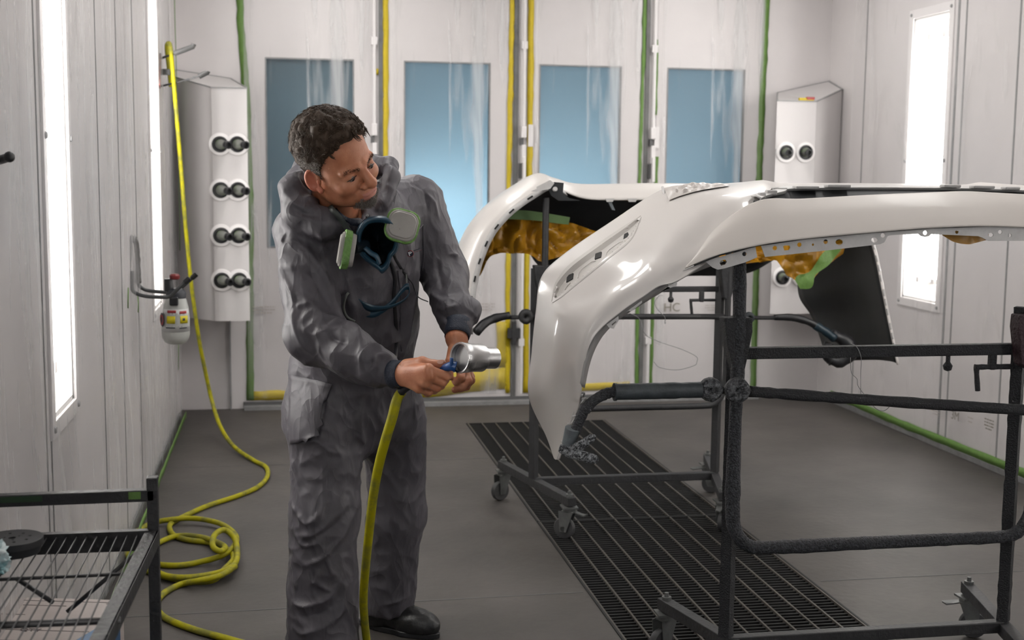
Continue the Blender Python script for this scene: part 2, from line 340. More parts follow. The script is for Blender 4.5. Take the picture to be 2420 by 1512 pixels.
for i, (x0, x1, w0, w1) in enumerate(leaves):
    d = thing('door_%d' % (i+1), None, None, ((x0+x1)/2, YB, 0.04)); d['kind'] = 'structure'
    m = MB(); y0, y1 = YB, YB+0.05
    m.bb((x0, y0, 0.04), (w0, y1, 2.75)); m.bb((w1, y0, 0.04), (x1, y1, 2.75)); m.bb((w0, y0, 0.04), (w1, y1, WZ0)); m.bb((w0, y0, WZ1), (w1, y1, 2.75)); m.build('door_leaf', WHITE, d, smooth=0)
    m = MB(); m.bb((w0, y0+0.02, WZ0), (w1, y0+0.026, WZ1)); m.build('window_pane', PANE, d, smooth=0)
    m = MB(); g = 0.008
    m.bb((w0-g, y0-0.003, WZ0-g), (w0, y0+0.02, WZ1+g)); m.bb((w1, y0-0.003, WZ0-g), (w1+g, y0+0.02, WZ1+g)); m.bb((w0, y0-0.003, WZ0-g), (w1, y0+0.02, WZ0)); m.bb((w0, y0-0.003, WZ1), (w1, y0+0.02, WZ1+g)); m.build('window_gasket', GREYTRIM, d, smooth=0)
# channels with lock rods between the leaves
def channel(x0, x1, gx0, gx1, rx, cam_side=True):
    m = MB(); m.bb((x0, YB+0.004, 0.04), (x1, YB+0.05, 2.75)); trim(m, WHITE2)
    m = MB(); m.bb((gx0, YB-0.008, 0.04), (gx1, YB+0.004, 2.75)); trim(m, DARKGAP)
def lock_rod(rx, lab, z0, grp=None):
    t = thing('lock_rod', lab, 'door lock', (rx, YB-0.02, 0.05))
    m = MB(); m.tube([(rx, YB-0.022, 0.06), (rx, YB-0.022, z0-0.30)], 0.011, 10); m.tube([(rx, YB-0.022, z0), (rx, YB-0.022, 2.74)], 0.011, 10); m.build('rod', WHITE2, t)
    for z in (0.35, 1.0, 2.12):
        m = MB(); m.bb((rx-0.018, YB-0.03, z), (rx+0.018, YB+0.004, z+0.045)); m.build('guide', WHITE2, t, smooth=0, bevel=0.003)
    m = MB(); m.bb((rx-0.016, YB-0.036, z0-0.06), (rx+0.016, YB+0.004, z0+0.01)); m.bb((rx-0.013, YB-0.04, z0-0.21), (rx+0.013, YB+0.004, z0-0.10)); m.build('latch_body', WHITE2, t, smooth=0, bevel=0.004)
    m = MB(); m.bb((rx-0.02, YB-0.025, z0-0.10), (rx+0.0, YB+0.004, z0-0.06)); m.build('latch_bolt', SEAM, t, smooth=0); m = MB(); m.bb((rx-0.022, YB-0.02, z0-0.30), (rx-0.002, YB+0.004, z0-0.21)); m.build('latch_bolt', SEAM, t, smooth=0)
    m = MB(); m.bb((rx-0.008, YB-0.05, z0-0.32), (rx+0.012, YB-0.02, z0-0.17)); m.build('handle', WHITE2, t, smooth=0, bevel=0.004)
channel(0.535, 0.597, 0.552, 0.576, 0.52)
lock_rod(0.525, 'white lock rod on the back door just behind the man\'s head', 1.66)
channel(1.335, 1.452, 1.352, 1.378, 1.41)
lock_rod(1.41, 'white lock rod between the two pairs of yellow tape', 1.66)
channel(2.145, 2.232, 2.158, 2.182, 2.2)
lock_rod(2.208, 'white lock rod between the two narrow green tapes', 1.665)
m = MB(); m.bb((0.56, YB-0.03, 0.42), (0.60, YB, 0.5)); m.bb((1.325, YB-0.035, 0.40), (1.40, YB-0.004, 0.46)); m.bb((1.35, YB-0.04, 0.36), (1.375, YB-0.004, 0.5)); trim(m, STEEL)
# white plate covering the tape by each latch
for (x, z) in [(1.455, 1.61), (2.235, 1.61)]:
    m = MB(); m.bb((x-0.015, YB-0.014, z-0.06), (x+0.015, YB-0.006, z+0.07)); trim(m, WHITE2)

def tape(name, pts, w, m, lab, grp=None, y=YB-0.006, thick=0.0015, wob=0.004, cat='tape'):
    """strip of tape on a wall plane (x,z points), with slightly torn edges"""
    P = []
    for (a, b) in zip(pts[:-1], pts[1:]):
        n = max(2, int(math.hypot(b[0]-a[0], b[1]-a[1])/0.05))
        for k in range(n): P.append((a[0]+(b[0]-a[0])*k/n, a[1]+(b[1]-a[1])*k/n))
    P.append(pts[-1]); P = np.array(P); T = np.gradient(P, axis=0); T /= np.linalg.norm(T, axis=1)[:, None]; Nn = np.stack([-T[:, 1], T[:, 0]], 1)
    w1 = w/2+RNG.normal(0, wob, len(P))*0.5; w2 = w/2+RNG.normal(0, wob, len(P))*0.5
    A = P+Nn*w1[:, None]; B = P-Nn*w2[:, None]; G = np.zeros((len(P), 2, 3)); yy = y-np.abs(RNG.normal(0, 0.0006, len(P)))
    G[:, 0] = np.stack([A[:, 0], yy, A[:, 1]], 1); G[:, 1] = np.stack([B[:, 0], yy, B[:, 1]], 1)
    mb = MB(); mb.grid(G); o = mb.build(name, m, solid=thick); return tag(o, lab, cat, grp)
YT = 'yellow_tape'; GT = 'green_tape'
tape(GT, [(-0.206, 0.05), (-0.192, 1.2), (-0.203, 1.8), (-0.228, 2.2), (-0.235, 2.75)], 0.042, GTAPE, 'wide green tape running up beside the left nozzle cabinet')
tape(YT, [(0.594, 0.06), (0.592, 2.75)], 0.032, YTAPE, 'yellow tape running up the door above the man\'s shoulder')
tape(YT, [(1.331, 0.06), (1.325, 1.3), (1.338, 2.75)], 0.030, YTAPE, 'yellow tape along the left side of the middle door gap')
tape(YT, [(1.445, 0.06), (1.438, 0.8), (1.452, 1.5), (1.447, 2.75)], 0.036, YTAPE, 'yellow tape along the right side of the middle door gap')
tape(GT, [(2.143, 0.06), (2.133, 1.2), (2.147, 2.75)], 0.022, GTAPE, 'narrow green tape left of the right-hand lock rod')
tape(GT, [(2.232, 0.06), (2.238, 1.5)], 0.026, GTAPE, 'narrow green tape right of the right-hand lock rod, lower run')
tape(GT, [(2.226, 1.75), (2.226, 2.2)], 0.016, GTAPE, 'short thin green tape right of the right-hand lock rod, at the top')
tape(GT, [(2.905, 0.05), (2.90, 1.2), (2.915, 2.75)], 0.040, GTAPE, 'wide green tape running up beside the right nozzle cabinet')
tape(YT, [(-0.2, 0.075), (0.54, 0.075)], 0.055, YTAPE, 'yellow tape along the door bottom left of the man')
tape(YT, [(1.46, 0.075), (2.10, 0.095)], 0.045, YTAPE, 'yellow tape along the door bottom behind the bumper tip')
tape(YT, [(0.53, 1.97), (0.55, 1.97)], 0.035, YTAPE, 'small square of yellow tape on the door above the man\'s head')
tape(YT, [(0.62, 0.10), (0.85, 0.11), (1.10, 0.135), (1.32, 0.155)], 0.13, YTAPE, 'broad yellow tape covering the door bottom behind the man\'s hands')
tape(YT, [(1.285, 0.22), (1.30, 0.36), (1.295, 0.5)], 0.07, YTAPE, 'loose yellow tape flap above the door bottom beside the silver cup')
t_ = MB(); t_.bb((1.03, YB-0.012, 0.965), (1.21, YB-0.002, 0.985)); tag(t_.build('red_strip', REDM, smooth=0), 'short red strip under the second window by the bumper', 'strip')

def film(name, lab, o, u, v, nx, nz, m, out, amp=0.006, seed=1, grp=None, sag=0.0):
    """sheet of masking film: a wrinkled grid standing off the wall"""
    rg = np.random.default_rng(seed); o, u, v, out = [np.asarray(a, float) for a in (o, u, v, out)]
    S, T = np.meshgrid(np.linspace(0, 1, nx), np.linspace(0, 1, nz), indexing='ij'); Lu = np.linalg.norm(u); Lv = np.linalg.norm(v)
    H = np.zeros_like(S)
    for k in range(26):
        ang = rg.normal(math.pi/2, 0.28); c, s = math.cos(ang), math.sin(ang); a0, b0 = rg.uniform(0, Lu), rg.uniform(0, Lv)
        X = S*Lu-a0; Y = T*Lv-b0; d = -X*s+Y*c; l = X*c+Y*s; H += amp*rg.uniform(0.3, 1)*np.exp(-(d/0.018)**2)*np.exp(-(l/rg.uniform(0.2, 0.9))**2)
    H += amp*0.5*(1+np.sin(S*Lu*7+rg.uniform(0, 6)+2*np.sin(T*3)))*0.5
    if sag: H += sag*np.exp(-((T-0.12)/0.12)**2)*(0.6+0.4*np.sin(S*23))
    G = o+S[..., None]*u+T[..., None]*v+(H+0.004)[..., None]*out
    mb = MB(); mb.grid(G); ob = mb.build(name, m, smooth=180); return tag(ob, lab, 'plastic sheet', grp)
film('plastic_sheet', 'clear creased masking film covering the left wall', (XL+0.012, 1.2, 0.015), (0, 6.0, 0), (0, 0, 2.8), 150, 60, FILM_WALL, (1, 0, 0), 0.010, 3, sag=0.03)
film('plastic_sheet', 'clear creased masking film covering the right wall', (XR-0.012, 3.0, 0.06), (0, 4.1, 0), (0, 0, 2.8), 110, 60, film_mat('clear_masking_film_smooth', 0.10, 0.20, rot=0.9, sx=5, sy=1.4, col=(0.76, 0.74, 0.74)), (-1, 0, 0), 0.007, 4)
dl = ['behind the man, over the dark window', 'right of the man, over the first blue window', 'above the far bumper, over the middle blue window', 'on the rightmost door, over the last blue window']
for i, (x0, x1, w0, w1) in enumerate(leaves):
    film('plastic_sheet', 'clear masking film taped on the door '+dl[i], (x0+0.03, YB-0.008, 0.06), (x1-x0-0.05, 0, 0), (0, 0, 2.66), 40, 80, FILM_DOOR, (0, -1, 0), 0.004, 10+i)

# corner nozzle cabinets
def cabinet(name, lab, foot, z0, tops):
    P = np.array([(x, y, z0) for x, y in foot]); n = len(foot)
    T = np.array([(x, y, tops[i]) for i, (x, y) in enumerate(foot)])
    t = thing(name, lab, 'cabinet', (P[:, 0].mean(), P[:, 1].mean(), z0))
    m = MB(); m.add(np.concatenate([P, T]), [tuple(range(n))[::-1], tuple(n+i for i in range(n))]+[(i, (i+1) % n, n+(i+1) % n, n+i) for i in range(n)]); m.build('housing', MATS.get('cabinet_enamel') or mat('cabinet_enamel', (0.56, 0.535, 0.53), 0.5), t, smooth=0)
    m = MB()
    for i in range(n):
        a, b = T[i], T[(i+1) % n]
        m.bar(a, b, 0.007)
    m.build('lid_edge', GREYTRIM, t, smooth=0)
    return t
cabinet('nozzle_cabinet', 'white corner cabinet with four rows of air nozzles beside the yellow hose', [(-0.592, 7.25), (-0.374, 7.0), (-0.188, 7.0), (-0.29, 7.46), (-0.592, 7.46)], 0.575, (1.90, 1.83, 1.83, 1.91, 1.95))
cabinet('nozzle_cabinet', 'white corner cabinet with air nozzles above the near bumper', [(2.855, 7.1), (3.10, 7.1), (3.332, 7.26), (3.332, 7.46), (3.0, 7.46)], 0.57, (1.83, 1.83, 1.915, 1.976, 1.90))
CONE = mat('grey_nozzle_plastic', (0.16, 0.165, 0.15), 0.35, col2=(0.10, 0.16, 0.06), mscale=18, mramp=(0.45, 0.5)); SOCK = BLACKP
def nozzle(p, d, lab):
    p = np.array(p); t = thing('air_nozzle', lab, 'nozzle', p)
    m = MB(); m.lathe([(0.040, 0.004), (0.042, 0.010), (0.058, 0.008), (0.062, 0.0)], p, (0, -1, 0), 28); m.build('flange', WHITE2, t)
    m = MB(); m.lathe([(0.001, 0.004), (0.034, 0.005), (0.036, 0.016), (0.043, 0.014), (0.044, 0.002)], p, (0, -1, 0), 28); m.build('socket_ring', SOCK, t)
    m = MB(); m.lathe([(0.001, -0.004), (0.027, -0.004), (0.028, 0.012), (0.025, 0.028), (0.019, 0.048), (0.017, 0.065)], p, d, 20); m.build('cone', CONE, t)
    m = MB(); m.lathe([(0.018, 0.06), (0.021, 0.066), (0.021, 0.092), (0.014, 0.094), (0.013, 0.075), (0.0, 0.074)], p, d, 18); m.build('tip', BLACKP, t)
rows = ['top', 'second', 'third', 'bottom']
for r, y in enumerate((341, 449, 556, 662)):
    for c, x in enumerate((520+r*1.5, 561+r*1.5)):
        p = atY(x, y, 6.998); nozzle(p, nrm((0.52, -0.84, -0.05)), 'air nozzle on the left corner cabinet, %s row, %s of the pair' % (rows[r], ('left', 'right')[c]))
for r, y in enumerate((360, 462, 560, 655)):
    for c, x in enumerate((1857-r*3, 1903-r*3)):
        p = atY(x, y, 7.098); nozzle(p, nrm((-0.16, -0.98, -0.04)), 'air nozzle on the right corner cabinet, %s row, %s of the pair' % (rows[r], ('left', 'right')[c]))
q = atY(1905, 236, 7.11); m = MB(); m.box(q, (0.09, 0.02, 0.022)); t_ = thing('small_box', 'small yellow and red item lying on the lid edge of the right cabinet', 'box', q-np.array([0, 0, 0.011])); m.build('box_body', YTAPE, t_, smooth=0, bevel=0.002)
m = MB(); m.box(q+np.array([0.025, -0.001, 0.009]), (0.05, 0.022, 0.016)); m.build('box_flap', REDM, t_, smooth=0, bevel=0.002)

# green tape along the wall bases
def tape_wall(name, x, pts, w, m, lab, out):
    P = []
    for (a, b) in zip(pts[:-1], pts[1:]):
        n = max(2, int(math.hypot(b[0]-a[0], b[1]-a[1])/0.08))
        for k in range(n): P.append((a[0]+(b[0]-a[0])*k/n, a[1]+(b[1]-a[1])*k/n))
    P.append(pts[-1]); P = np.array(P); T = np.gradient(P, axis=0); T /= np.linalg.norm(T, axis=1)[:, None]; Nn = np.stack([-T[:, 1], T[:, 0]], 1)
    w1 = (w/2+RNG.normal(0, w*0.03, len(P)))[:, None]; A = P+Nn*w1; B = P-Nn*w1; G = np.zeros((len(P), 2, 3)); xx = x+out*(0.0+np.abs(RNG.normal(0, 0.0015, len(P))))
    G[:, 0] = np.stack([xx, A[:, 0], A[:, 1]], 1); G[:, 1] = np.stack([xx, B[:, 0], B[:, 1]], 1)
    mb = MB(); mb.grid(G); o = mb.build(name, m, solid=0.0015); return tag(o, lab, 'tape')
tape_wall(GT, XR-0.030, [(7.2, 0.062), (6.3, 0.055), (5.0, 0.06), (3.4, 0.06)], 0.042, GTAPE, 'green tape along the foot of the right wall', -1)
tape_wall(GT, XL+0.045, [(1.3, 0.02), (4.0, 0.022), (6.0, 0.03), (7.2, 0.025)], 0.034, GTAPE, 'green tape along the foot of the left wall', 1)
tape_wall(GT, XL+0.035, [(7.16, 0.95), (7.18, 1.5), (7.14, 2.3)], 0.035, GTAPE, 'faded green tape hanging beside the hose at the left wall edge', 1)

# printing on the films
def prints(plane, pts, text=None):
    pass
FX = np.array([1.0, 0, 0]); FZ = np.array([0, 0, 1.0])
def dashes(lab, o, ux, uy, w, h, lines, m, seed):
    rg = np.random.default_rng(seed); mb = MB(); o = np.array(o, float); wv = np.cross(ux, uy)
    for k in range(lines):
        x = -w/2+(0.15*w if k == lines-1 else 0); xe = w/2-(0.15*w if k == lines-1 else 0)
        while x < xe:
            l = rg.uniform(0.004, 0.02); l = min(l, xe-x); c = o+ux*(x+l/2)+uy*(h/2-k*h/max(1, lines-1)); R = np.stack([ux, uy, wv], 1); mb.box(c, (l, h/lines*0.5, 0.0006), R); x += l+rg.uniform(0.002, 0.006)
    t = mb.build('film_print', m, smooth=0); return tag(t, lab, 'print')
yp = YB-0.022
p = atY(624, 732, yp); dashes('faint lines of print on the film left of the man', p, FX, FZ, 0.13, 0.035, 3, PRINTL, 1)
p = atY(1148, 725, yp); dashes('faint lines of print on the film under the far bumper', p, FX, FZ, 0.11, 0.035, 3, PRINTL, 2)
p = atY(1688, 727, yp); dashes('faint lines of print on the film right of the two letters', p, FX, FZ, 0.12, 0.03, 3, PRINTL, 3)
p = atY(1588, 727, yp); tag(writing('film_lettering', 'HC', 0.075, p, FX, FZ, PRINT), 'faded letters HC printed on the door film between the green tapes', 'print')
RY = np.array([0, -1.0, 0]); xp = XR-0.035
p = atX(2257, 983, xp); tag(writing('film_lettering', '3M', 0.062, p, RY, FZ, PRINT), 'faded two-character print low on the right wall film', 'print')
p = atX(2293, 992, xp); dashes('faint small emblem print low on the right wall film', p, RY, FZ, 0.05, 0.02, 2, PRINTL, 4)
p = atX(2337, 1003, xp); dashes('faint lines of print low on the right wall film, nearest the rack post', p, RY, FZ, 0.08, 0.045, 4, PRINT, 5)
p = atX(2212, 972, xp); dashes('pale patch of print low on the right wall film, farthest along', p, RY, FZ, 0.09, 0.03, 3, PRINTL, 6)

# floor grating: three panels
def grate(y0, y1, lab):
    t = thing('floor_grate', lab, 'grate', ((GX0+GX1)/2, (y0+y1)/2, -0.03), 'floor grate panels'); m = MB(); e = 0.004
    for k in range(11):
        x = GX0+0.012+(GX1-GX0-0.024)*k/10; m.bb((x-0.003, y0+e, -0.026), (x+0.0035, y1-e, 0.001+0.0012*math.sin(k*2.1)))
    m.build('load_bar', GRATEL, t, smooth=0)
    m = MB(); n = int((y1-y0)/0.026)
    for k in range(n+1):
        y = y0+0.008+(y1-y0-0.016)*k/n; m.bb((GX0+0.004, y-0.0035, -0.024), (GX1-0.004, y+0.0035, -0.003))
    m.build('cross_bar', GRATEM, t, smooth=0)
    m = MB(); m.bb((GX0+0.001, y0+e, -0.03), (GX0+0.008, y1-e, 0.003)); m.bb((GX1-0.008, y0+e, -0.03), (GX1-0.001, y1-e, 0.003)); m.bb((GX0, y0+0.001, -0.03), (GX1, y0+0.007, 0.001)); m.bb((GX0, y1-0.007, -0.03), (GX1, y1-0.001, 0.001)); m.build('rim', GRATEM, t, smooth=0)
    return t
grate(4.85, GY1, 'farthest floor grate panel, ending near the back doors')
grate(2.83, 4.85, 'middle floor grate panel under the near bumper')
grate(0.81, 2.83, 'nearest floor grate panel below the picture edge')
# ================================================================ RACKS
def rough_tube(m, P, r, seg=14, amp=0.06, n=4, seed=0):
    rg = np.random.default_rng(seed+int(abs(P[0][0])*1000)); Q = catmull(P, n) if len(P) > 2 else np.linspace(P[0], P[-1], max(2, int(np.linalg.norm(np.array(P[-1])-np.array(P[0]))/0.02)))
    rr = np.interp(np.linspace(0, 1, len(Q)), np.linspace(0, 1, len(np.atleast_1d(r))), np.atleast_1d(r)) if np.ndim(r) else np.full(len(Q), r)
    m.tube(Q, rr*(1+rg.normal(0, amp, len(Q))), seg)
def caster(t, x, y, z, ang, big=1.0):
    """bolt, mounting plate, fork, wheel, brake lever under a foot end; wheel touches z=0"""
    c, s = math.cos(ang), math.sin(ang); d = np.array([c, s, 0]); sd = np.array([-s, c, 0]); R = 0.042*big; w0 = np.array([x, y, 0])-d*0.018
    m = MB(); m.box((x, y, z-0.006), (0.06, 0.06, 0.006)); m.lathe([(0.026, 0), (0.026, -0.012), (0.018, -0.016)], (x, y, z-0.009), (0, 0, 1), 16)
    top = z-0.022
    for k in (-1, 1):
        P = [np.array([x, y, top])+sd*k*0.019+d*0.024, np.array([x, y, top])+sd*k*0.019-d*0.036, w0+sd*k*0.019+d*-0.012+np.array([0, 0, R-0.012]), w0+sd*k*0.019+d*0.014+np.array([0, 0, R-0.012])]
        m.prism(P, sd*k*0.003)
    m.box((x, y, top), (0.05, 0.044, 0.005), Matrix.Rotation(ang, 3, 'Z')); cs = m.build('caster', GALV, t, smooth=30)
    WLc = WL[cs.name]
    def sub(mb, nm, mt):
        V = np.concatenate(mb.V); o = mesh_obj(nm, V, mb.F, mt, t); o.parent = cs; return o
    m = MB(); pr = [(0.012, -0.013), (R-0.010, -0.013), (R-0.003, -0.012), (R, -0.006), (R, 0.006), (R-0.003, 0.012), (R-0.010, 0.013), (0.012, 0.013)]
    m.lathe(pr, w0+np.array([0, 0, R]), sd, 28); sub(m, 'wheel', WHEELM)
    m = MB(); m.lathe([(0, -0.022), (0.011, -0.022), (0.013, 0), (0.011, 0.022), (0, 0.022)], w0+np.array([0, 0, R]), sd, 14); sub(m, 'wheel_hub', GALV)
    m = MB(); m.lathe([(0.0, 0.03), (0.006, 0.03), (0.007, 0.018), (0.014, 0.018), (0.015, 0.002), (0.0, 0.002)], (x, y, z+0.026), (0, 0, 1), 10); sub(m, 'bolt', GALV)
    m = MB(); a = np.array([x, y, top-0.002]); m.prism([a+d*0.02+sd*0.014, a+d*0.02-sd*0.014, a+d*0.062-sd*0.009+np.array([0, 0, -0.012]), a+d*0.075-sd*0.004+np.array([0, 0, -0.006]), a+d*0.075+sd*0.004+np.array([0, 0, -0.006]), a+d*0.062+sd*0.009+np.array([0, 0, -0.012])], (0, 0, 0.004)); sub(m, 'brake_lever', GALV)

def rack(lab, x0, x1, yp, near):
    t = thing('bumper_rack', lab, 'rack', ((x0+x1)/2, yp, 0))
    PM = COATED if near else STEEL
    zt = 1.04
    for k, (x, top) in enumerate([(x0-0.012, 0.95 if near else 1.02), (x1, 1.05 if near else 1.02)]):
        m = MB(); rough_tube(m, [(x, yp, 0.17), (x, yp, top)], 0.0215 if near else 0.020, seg=4, amp=0.03 if near else 0.0); m.build('upright', PM, t, smooth=50)
    m = MB(); m.bar((x0, yp, 0.936 if near else 0.933), (x1, yp, 0.936 if near else 0.933), 0.030 if near else 0.022); m.build('top_crossbar', PM, t, smooth=0, bevel=0.003)
    m = MB(); m.bar((x0-0.01, yp, 0.155), (x1+0.01, yp, 0.155), 0.032); m.build('base_crossbar', STEEL, t, smooth=0, bevel=0.003)
    # padded loop tube standing in front of the uprights and bent along the bottom
    zl = 0.425 if near else 0.458; r = 0.0175 if near else 0.013; yl = yp-0.045; a, b = x0+(-0.021 if near else 0.012), x1-0.012+(0.05 if near else 0.03)
    P = [(a+0.004, yl+(0.02 if near else 0), 1.21 if near else 1.30), (a+0.003, yl, 1.0), (a, yl, 0.75), (a, yl, zl+0.11), (a+0.012, yl, zl+0.045), (a+0.045, yl, zl+0.008), (a+0.10, yl, zl), (a+0.35, yl, zl), (b-0.30, yl, zl), (b-0.10, yl, zl), (b-0.045, yl, zl+0.008), (b-0.012, yl, zl+0.045), (b, yl, zl+0.11), (b, yl, 0.75), (b, yl, 1.0), (b, yl+0.02, 1.19 if near else 1.24)]
    m = MB(); Q = catmull(P, 9 if near else 4); rg = np.random.default_rng(5); rr = r*(1+rg.normal(0, 0.05 if near else 0.01, len(Q)))
    if near: rr = rr*(1+0.18*np.exp(-((Q[:, 2]-0.56)/0.09)**2)*(Q[:, 0] < 1.5))
    m.tube(Q, rr, 14); m.build('padded_loop', CRUSTD if near else PM, t, smooth=180)
    for k, x in enumerate([a, (x1-.004 if near else b)]):
        m = MB(); s = 1 if k else -1
        P = [(x-0.042, yl-0.012, 1.035), (x+0.034, yl-0.012, 1.035), (x+0.036, yl-0.012, 1.0), (x+0.024, yl-0.012, 0.93), (x+0.018, yl-0.012, 0.90), (x-0.005, yl-0.012, 0.885), (x-0.03, yl-0.012, 0.96)]
        P = [(2*x-p[0], p[1], p[2]) for p in P][::-1] if k else P
        m.prism(P, (0, 0.045, 0)); m.build('gusset_bracket', mat('maroon_bracket', (0.03, 0.012, 0.016), 0.6, bump=1.5, bscale=120) if (near and k) else PM, t, smooth=0, bevel=0.004)
    dx = 0.085
    for s, xe in ((-1, x0), (1, x1)):
        B = np.array([xe+s*dx, yp+0.34, 0.150]); A = np.array([xe-s*dx*0.9, yp-0.32, 0.150])
        m = MB(); m.bar(B, A, 0.034, 0.034, up=(0, 0, 1)); m.build('foot', STEEL, t, smooth=0, bevel=0.002)
        ax = nrm(A-B); caster(t, *(B+ax*0.025)[:2], 0.132, (0.5 if s < 0 else 2.7)); caster(t, *(A-ax*0.025)[:2], 0.132, (-0.6 if s < 0 else -2.2))
    # L hook, its bracket and a bolt under the top bar
    zz = 0.933
    m = MB(); xr = x1-0.02; q = [(xr, yp-0.005, zz-0.045), (xr-0.10, yp-0.005, zz-0.045), (xr-0.105, yp-0.005, zz-0.05), (xr-0.098, yp-0.005, zz-0.11)]
    rough_tube(m, q, 0.0075 if near else 0.006, 10, n=6); m.build('hook_rod', PM, t)
    m = MB(); m.box((xr-0.06, yp-0.005, zz-0.03), (0.02, 0.02, 0.045)); m.build('hook_clamp', PM, t, smooth=0, bevel=0.005)
    m = MB(); m.lathe([(0, 0), (0.010, 0.004), (0.013, 0.016), (0.006, 0.026), (0.006, 0.05)], (x1-0.21, yp-0.005, zz-0.055), (0, 0, 1), 12); m.build('hook_bolt', PM, t)
    return t
RN = rack('black paint-caked bumper rack in the foreground right', 1.165, 1.965, 3.1, True)
RF = rack('dark wheeled bumper rack behind, under the farther bumper', 0.995, 1.752, 4.9, False)

def disc(c, ax, r, th, m, t, nm='clamp_knob', holes=True):
    mb = MB(); rg = np.random.default_rng(3); prof = [(0, -th*0.3), (r*0.22, -th*0.3), (r*0.30, -th*0.55), (r*0.7, -th*0.6), (r*0.95, -th*0.35), (r, 0), (r*0.95, th*0.35), (r*0.6, th*0.5), (0, th*0.5)]
    mb.lathe(prof, c, ax, 30); V = mb.V[0]; d = V-np.array(c); V = np.array(c)+d*(1+rg.normal(0, 0.02, (len(d), 1))); mb.V[0] = V
    return mb.build(nm, m, t, smooth=180)
# near rack arms
CRUSTK = mat('crackled_mid_overspray', (0.12, 0.125, 0.135), 0.55, bump=3.5, bscale=110, detail=3, col2=(0.012, 0.013, 0.016), mscale=90, mramp=(0.42, 0.58))
disc(atY(1742, 922, 3.0), (0.1, 1, 0.1), 0.033, 0.03, CRUSTK, RN); disc(atY(1679, 920, 3.01), (0.1, 1, 0.1), 0.031, 0.03, CRUSTK, RN)
m = MB(); rough_tube(m, [atY(1650, 920, 3.02), atY(1720, 922, 3.02), atY(1760, 924, 3.02)], 0.010); rough_tube(m, [atY(1760, 924, 3.02), atY(2070, 946, 2.99), atY(2440, 970, 2.96)], 0.0145, 14, 0.05, 16); m.build('arm_rod', COATED, RN, smooth=180)
m = MB(); m.tube(np.linspace(atY(1655, 921, 3.01), atY(1452, 926, 2.99), 14), 0.0205*(1+np.random.default_rng(2).normal(0, 0.02, 14)), 20); m.tube([atY(1456, 926, 2.99), atY(1451, 926, 2.99)], 0.0225, 20); m.build('arm_sleeve', SLEEVE, RN, smooth=50)
m = MB(); rough_tube(m, [atY(1470, 926, 2.99), atY(1440, 928, 2.99), atY(1408, 943, 3.0), atY(1382, 968, 3.0), atY(1367, 1000, 3.01), atY(1350, 1040, 3.02)], 0.0135, 14, 0.05, 8); m.build('arm_curve', CRUSTD, RN, smooth=180)
m = MB(); m.tube([atY(1353, 1012, 3.01), atY(1343, 1050, 3.02)], [0.019, 0.0165], 18); m.build('arm_end_collar', mat('light_grey_sleeve', (0.13, 0.15, 0.16), 0.5, mott=0.4, mscale=40), RN, smooth=50)
m = MB(); rough_tube(m, [atY(1322, 1058, 3.03), atY(1345, 1066, 3.02), atY(1372, 1076, 2.99), atY(1400, 1084, 2.97), atY(1411, 1085, 2.96)], [0.010, 0.017, 0.014, 0.0125, 0.008], 14, 0.05, 8); rough_tube(m, [atY(1345, 1062, 3.02), atY(1372, 1053, 2.99), atY(1395, 1037, 2.98), atY(1405, 1031, 2.97)], [0.013, 0.012, 0.0105, 0.006], 14, 0.05, 8)
o_ = m.build('arm_claw', CRUST, RN, smooth=180); o_['label'] = 'crackled light grey claw holding the bumper tip'
# far rack arms
disc(atY(1243, 748, 4.84), (0.1, 1, 0.1), 0.030, 0.03, STEEL, RF); disc(atY(1770, 750, 4.84), (0.1, 1, 0), 0.023, 0.03, SLEEVE, RF)
m = MB(); m.tube([atY(1175, 750, 4.86), atY(1440, 748, 4.86), atY(1830, 751, 4.86)], 0.0085, 10); m.tube([atY(1440, 748, 4.855), atY(1710, 748, 4.855)], 0.0115, 12); m.build('arm_rod', STEEL, RF, smooth=180)
BLUE_D = mat('dark_teal_sleeve', (0.006, 0.022, 0.034), 0.45)
m = MB(); rough_tube(m, [atY(1205, 745, 4.86), atY(1170, 752, 4.86), atY(1145, 764, 4.84), atY(1125, 785, 4.82)], [0.014, 0.017, 0.017, 0.018], 12, 0.05); m.build('arm_sleeve', BLACKP, RF, smooth=180)
m = MB(); rough_tube(m, [atY(1830, 750, 4.86), atY(1870, 750, 4.86), atY(1905, 758, 4.86), atY(1930, 770, 4.86)], [0.012, 0.015, 0.015, 0.015], 12, 0.05); m.build('arm_sleeve', BLACKP, RF, smooth=180)
m = MB(); rough_tube(m, [atY(1925, 768, 4.86), atY(1950, 783, 4.86), atY(1972, 800, 4.86)], 0.017, 12, 0.04); m.build('arm_sleeve', BLUE_D, RF, smooth=180)
m = MB(); rough_tube(m, [atY(1965, 790, 4.88), atY(1995, 805, 4.88), atY(2010, 830, 4.88), atY(1985, 855, 4.88), atY(1960, 850, 4.88)], [0.02, 0.03, 0.03, 0.026, 0.014], 12, 0.08); rough_tube(m, [atY(1960, 810, 4.88), atY(1952, 835, 4.88), atY(1962, 855, 4.88)], [0.02, 0.022, 0.014], 12, 0.05); m.build('arm_claw', BLACKP, RF, smooth=180)

